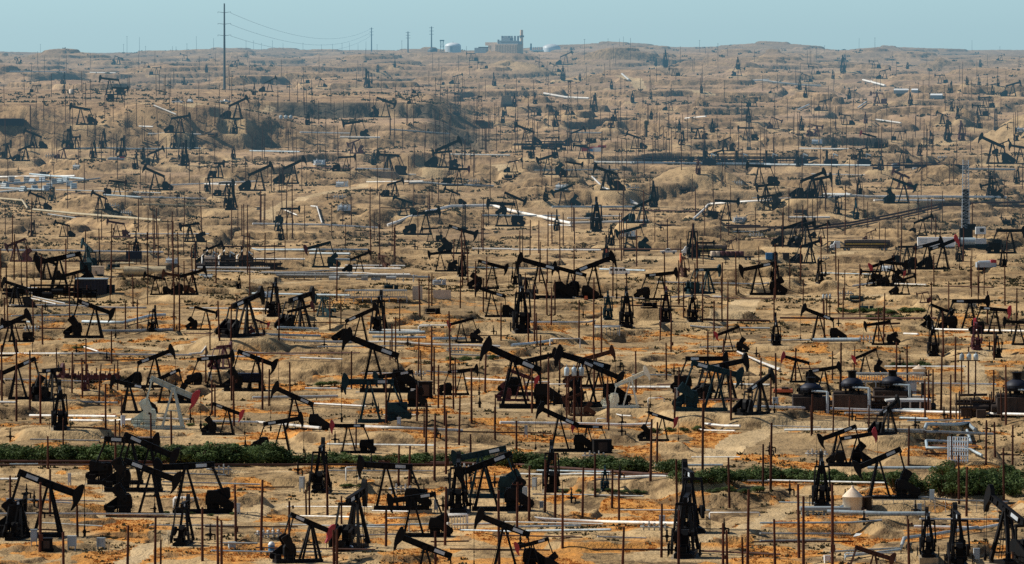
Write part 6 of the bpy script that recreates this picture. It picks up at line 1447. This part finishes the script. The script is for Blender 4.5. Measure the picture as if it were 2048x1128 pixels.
# ------------------------------------------------------------------ shrubs, palm, weeds
def shrub_mesh(seed, flat=0.9):
    """unit shrub, 1 m high and about 1.3 m wide: leaf clusters spread through uneven lobes"""
    rg = np.random.default_rng(seed); lobes = []
    for k in range(9):
        a = rg.random() * 6.28; r = rg.random() ** 0.6 * 0.42
        lobes.append((r * math.cos(a), r * math.sin(a), 0.22 + 0.48 * rg.random() * (1 - r), 0.20 + 0.16 * rg.random()))
    vs, fs = [], []
    for k in range(1500):
        lx, ly, lz, lr = lobes[rg.integers(len(lobes))]
        d = rg.normal(size=3); d /= np.linalg.norm(d); rr = lr * (0.55 + 0.5 * rg.random())
        c = np.array([lx, ly, lz]) + d * rr * np.array([1, 1, 0.85])
        if c[2] < 0.02: continue
        s = 0.030 + 0.035 * rg.random()
        u = rg.normal(size=3); u -= d * (u @ d) * 0.6; u /= np.linalg.norm(u)
        w = np.cross(d + 0.5 * rg.normal(size=3), u); w /= np.linalg.norm(w) + 1e-9
        o = len(vs); vs += [c - u * s, c + w * s * 0.6, c + u * s, c - w * s * 0.6]; fs.append((o, o + 1, o + 2, o + 3))
    return big_mesh('crown', np.array(vs), np.array(fs), 'leaf', False)
def shrub_stem(seed):
    rg = random.Random(seed); m = MB()
    for k in range(6):
        a = rg.random() * 6.28; m.bar((0.05 * math.cos(a), 0.05 * math.sin(a), -0.1), (0.32 * math.cos(a), 0.32 * math.sin(a), 0.55), 0.045, 0.045, 0.02, 0.02)
    return m.mesh('trunk', 'bark')
HEDGE = []
def row(x0, x1, dx, y, h0, h1, w, name, seed):
    rg = random.Random(seed); x = x0
    while x <= x1:
        HEDGE.append((x + rg.uniform(-3, 3), y + rg.uniform(-2, 2), rg.uniform(h0, h1), w * rg.uniform(0.85, 1.25), name)); x += dx
row(-15, 375, 16, 926, 40, 48, 1.4, 'left hedge', 1); row(386, 560, 17, 927, 42, 54, 1.3, 'tall green hedge', 2)
row(575, 1010, 18, 929, 20, 30, 1.8, 'low middle hedge', 3); row(1015, 1080, 20, 936, 34, 44, 1.3, 'centre hedge', 4)
row(1090, 1310, 17, 943, 28, 40, 1.5, 'right-centre hedge', 5); row(1330, 1362, 22, 948, 36, 40, 1.3, 'round bush', 6)
row(1362, 1645, 15, 964, 28, 38, 1.5, 'lower right hedge', 7); row(1650, 1790, 20, 968, 26, 36, 1.4, 'lower right hedge', 8)
row(1792, 1840, 20, 985, 50, 64, 0.9, 'dark tall bushes', 9); row(1885, 2060, 22, 990, 46, 66, 1.1, 'big right bushes', 10)
row(1895, 2050, 40, 965, 38, 50, 1.2, 'big right bushes', 11)
row(690, 720, 15, 973, 7, 10, 2.4, 'dirt-track weeds', 12); row(1135, 1280, 28, 985, 7, 11, 2.6, 'low green strip', 13)
row(1430, 1520, 30, 985, 9, 16, 1.9, 'scrubby mound', 14); row(330, 470, 45, 1030, 6, 9, 2.2, 'bottom-left weeds', 15)
row(1740, 1800, 30, 640, 10, 14, 2.4, 'dark green patch', 16); row(1680, 1860, 26, 625, 9, 14, 2.4, 'dark green patch', 17)
row(1790, 1850, 28, 735, 12, 18, 1.8, 'tan-tank bushes', 18); row(380, 440, 30, 850, 6, 9, 2.4, 'silver-jack weeds', 19)
row(640, 700, 28, 772, 9, 14, 1.8, 'bank bushes', 20); row(905, 990, 26, 720, 8, 13, 2.0, 'centre bushes', 21)
row(150, 190, 22, 700, 8, 12, 1.8, 'pipe-side weeds', 22); row(1310, 1400, 30, 862, 9, 12, 2.2, 'white-pipe weeds', 23)
def build_shrubs():
    rg = random.Random(3)
    for k, (px, py, hp, w, nm) in enumerate(HEDGE):
        P = ground(px, py); h = hp / scale_at(P); v = k % 7
        o = empty('shrub', P, rg.uniform(0, 6.28)); o.scale = (h * w, h * w, h)
        link('crown', cached(('shrub', v), lambda: shrub_mesh(50 + v)), o)
        link('trunk', cached(('stem', v), lambda: shrub_stem(v)), o)
        o['category'] = 'shrub'; o['group'] = 'green shrubs'
        THINGS.append((o, px, py - hp / 2, 'shrubs', 'green shrub'))
    for nm in sorted({q[4] for q in HEDGE}):
        q = [t for t in HEDGE if t[4] == nm]; LM.append((nm, sum(t[0] for t in q) / len(q), sum(t[1] for t in q) / len(q) - 15))
    # palm
    P, u = at(1292, 274); h = 34 * u; o = empty('palm_tree', P)
    MB().tube((0, 0, -1), (0.2, 0, h * 0.78), 0.75, 0.5, n=8).build('trunk', 'bark', o)
    vs, fs = [], []; g = np.random.default_rng(2)
    for k in range(900):
        d = g.normal(size=3); d /= np.linalg.norm(d); low = g.random() < 0.45
        rr = (0.4 + 0.6 * g.random()) * h * 0.17
        c = np.array([0.2, 0, h * 0.83]) + d * rr
        if low: c = np.array([d[0] * h * 0.10, d[1] * h * 0.10, h * (0.5 + 0.3 * g.random())])
        s = h * 0.035; t = d * s * 1.6 if not low else np.array([d[0] * 0.2, d[1] * 0.2, -1]) * s
        w = np.cross(t, g.normal(size=3)); w = w / (np.linalg.norm(w) + 1e-9) * s * 0.35
        b = len(vs); vs += [c - t - w, c + t * 0.6, c + t, c - t + w]; fs.append((b, b + 1, b + 2, b + 3))
    link('crown', big_mesh('crown', np.array(vs), np.array(fs), 'scrub', False), o)
    named(o, 'shaggy palm tree standing alone on the far slope right of centre', 'palm tree', 'palm tree', 1292, 255)

def weeds(name, label, n, y0, y1, hrange, mat, seed, thr, fscale, fy=1.6, blades=7, lowdens=1.0):
    """ground cover: small clumps of upright blades, clustered by noise"""
    g = np.random.default_rng(seed)
    row = y0 + (y1 - y0) * g.random(n * 3); Y = np.interp(row, _rr[::-1], _yy[::-1]) if True else row
    Y = Y + g.normal(size=n * 3) * 4; T = g.uniform(-0.098, 0.098, n * 3); X = T * Y
    nz = fbm(X / fscale, Y / (fscale * fy), 3, seed)
    rr = np.searchsorted(YS, Y); rr = np.clip(rr, 1, NR - 2); cc = np.clip(((T - T0) / (T1 - T0) * (NC - 1)).astype(int), 0, NC - 2)
    keep = (nz > thr) & ((row < 640) | (g.random(n * 3) < lowdens)) & (PALE[rr, cc] < 0.3) & (ROADM[rr, cc] == 0)
    X, Y, rr, cc, T = X[keep][:n], Y[keep][:n], rr[keep][:n], cc[keep][:n], T[keep][:n]
    fyy = (Y - YS[rr - 1]) / (YS[rr] - YS[rr - 1]); fx = (T - T0) / (T1 - T0) * (NC - 1) - cc
    zz = (Z[rr - 1, cc] * (1 - fx) + Z[rr - 1, cc + 1] * fx) * (1 - fyy) + (Z[rr, cc] * (1 - fx) + Z[rr, cc + 1] * fx) * fyy
    m = len(X); s = g.uniform(hrange[0], hrange[1], m) * np.interp(Y, [800, 2000, 5000], [1, 1.9, 4.2])
    a = g.random((m, blades)) * 6.283; r = g.random((m, blades)) ** 0.5 * s[:, None] * 0.75
    cx = X[:, None] + r * np.cos(a); cy = Y[:, None] + r * np.sin(a); hh = s[:, None] * g.uniform(0.35, 0.8, (m, blades)) * (1.15 - 0.6 * r / s[:, None])
    b = g.random((m, blades)) * 6.283; w = s[:, None] * 0.30
    lean = s[:, None] * 0.35
    ux, uy = np.cos(b) * w, np.sin(b) * w; lx, ly = np.cos(a) * lean * g.random((m, blades)), np.sin(a) * lean * g.random((m, blades))
    z0 = zz[:, None] - 0.08 + 0 * cx
    v = np.stack([np.stack([cx - ux, cy - uy, z0], -1), np.stack([cx + ux, cy + uy, z0], -1), np.stack([cx + ux * .55 + lx, cy + uy * .55 + ly, z0 + hh], -1), np.stack([cx - ux * .55 + lx, cy - uy * .55 + ly, z0 + hh * 0.85], -1)], 2)
    v = v.reshape(-1, 3); f = np.arange(len(v)).reshape(-1, 4)
    o = link(name, big_mesh(name, v, f, mat, False)); o['kind'] = 'stuff'
    tag(o, label, 'ground cover')
def build_weeds():
    weeds('dry_weeds', 'orange dry weeds carpeting the near ground between the pads', 30000, 640, 1150, (0.20, 0.50), 'dry', 5, 0.15, 13, 24 / 13)
    weeds('low_scrub', 'olive and brown low scrub dotted over the field', 34000, 106, 1140, (0.22, 0.75), 'scrub', 6, 0.08, 34, 1.6, 7, 0.25)
# ------------------------------------------------------------------ labels that single each thing out
ORD = ['nearest', 'second', 'third', 'fourth', 'fifth', 'sixth', 'seventh', 'eighth', 'ninth', 'tenth', 'eleventh', 'twelfth', 'thirteenth', 'fourteenth', 'fifteenth', 'sixteenth', 'seventeenth', 'eighteenth', 'nineteenth', 'twentieth']
def direction(dx, dy):
    a = math.degrees(math.atan2(-dy * 1.3, dx)) % 360
    return ('right of', 'upper right of', 'above', 'upper left of', 'left of', 'lower left of', 'below', 'lower right of')[int(((a + 22.5) % 360) // 45)]
def write_labels():
    cells = {}
    for o, x, y, noun, desc in THINGS:
        lm = min(LM, key=lambda q: math.hypot(q[1] - x, (q[2] - y) * 1.4))
        d = direction(x - lm[1], y - lm[2]); key = (noun, desc, lm[0], d)
        cells.setdefault(key, []).append((math.hypot(x - lm[1], y - lm[2]), o))
    def put(o, t):
        if len(t.split()) > 16: t = t.replace(' facing', '')
        if len(t.split()) > 16: t = t.replace('rusty brown', 'rusty')
        if len(t.split()) > 16: t = ' '.join(t.split()[:16]).replace('pump jack ', 'pump jack, ', 1) if False else t.replace(' the ', ' ')
        if len(t.split()) > 16: t = t.replace(' facing', '')
        if len(t.split()) > 16: t = t.replace('rusty brown', 'rusty')
        if len(t.split()) > 16: t = ' '.join(t.split()[:16])
        o['label'] = t
    for (noun, desc, lm, d), q in cells.items():
        q.sort(key=lambda t: t[0])
        for k, (_, o) in enumerate(q):
            if len(q) == 1: put(o, '%s, %s the %s' % (desc, d, lm))
            else: put(o, '%s, %s %s the %s' % (desc, ORD[min(k, 19)], d, lm))
build_objects()
build_jacks(); build_poles(); build_pipes(); build_shrubs(); build_weeds(); build_terrain()
write_labels()
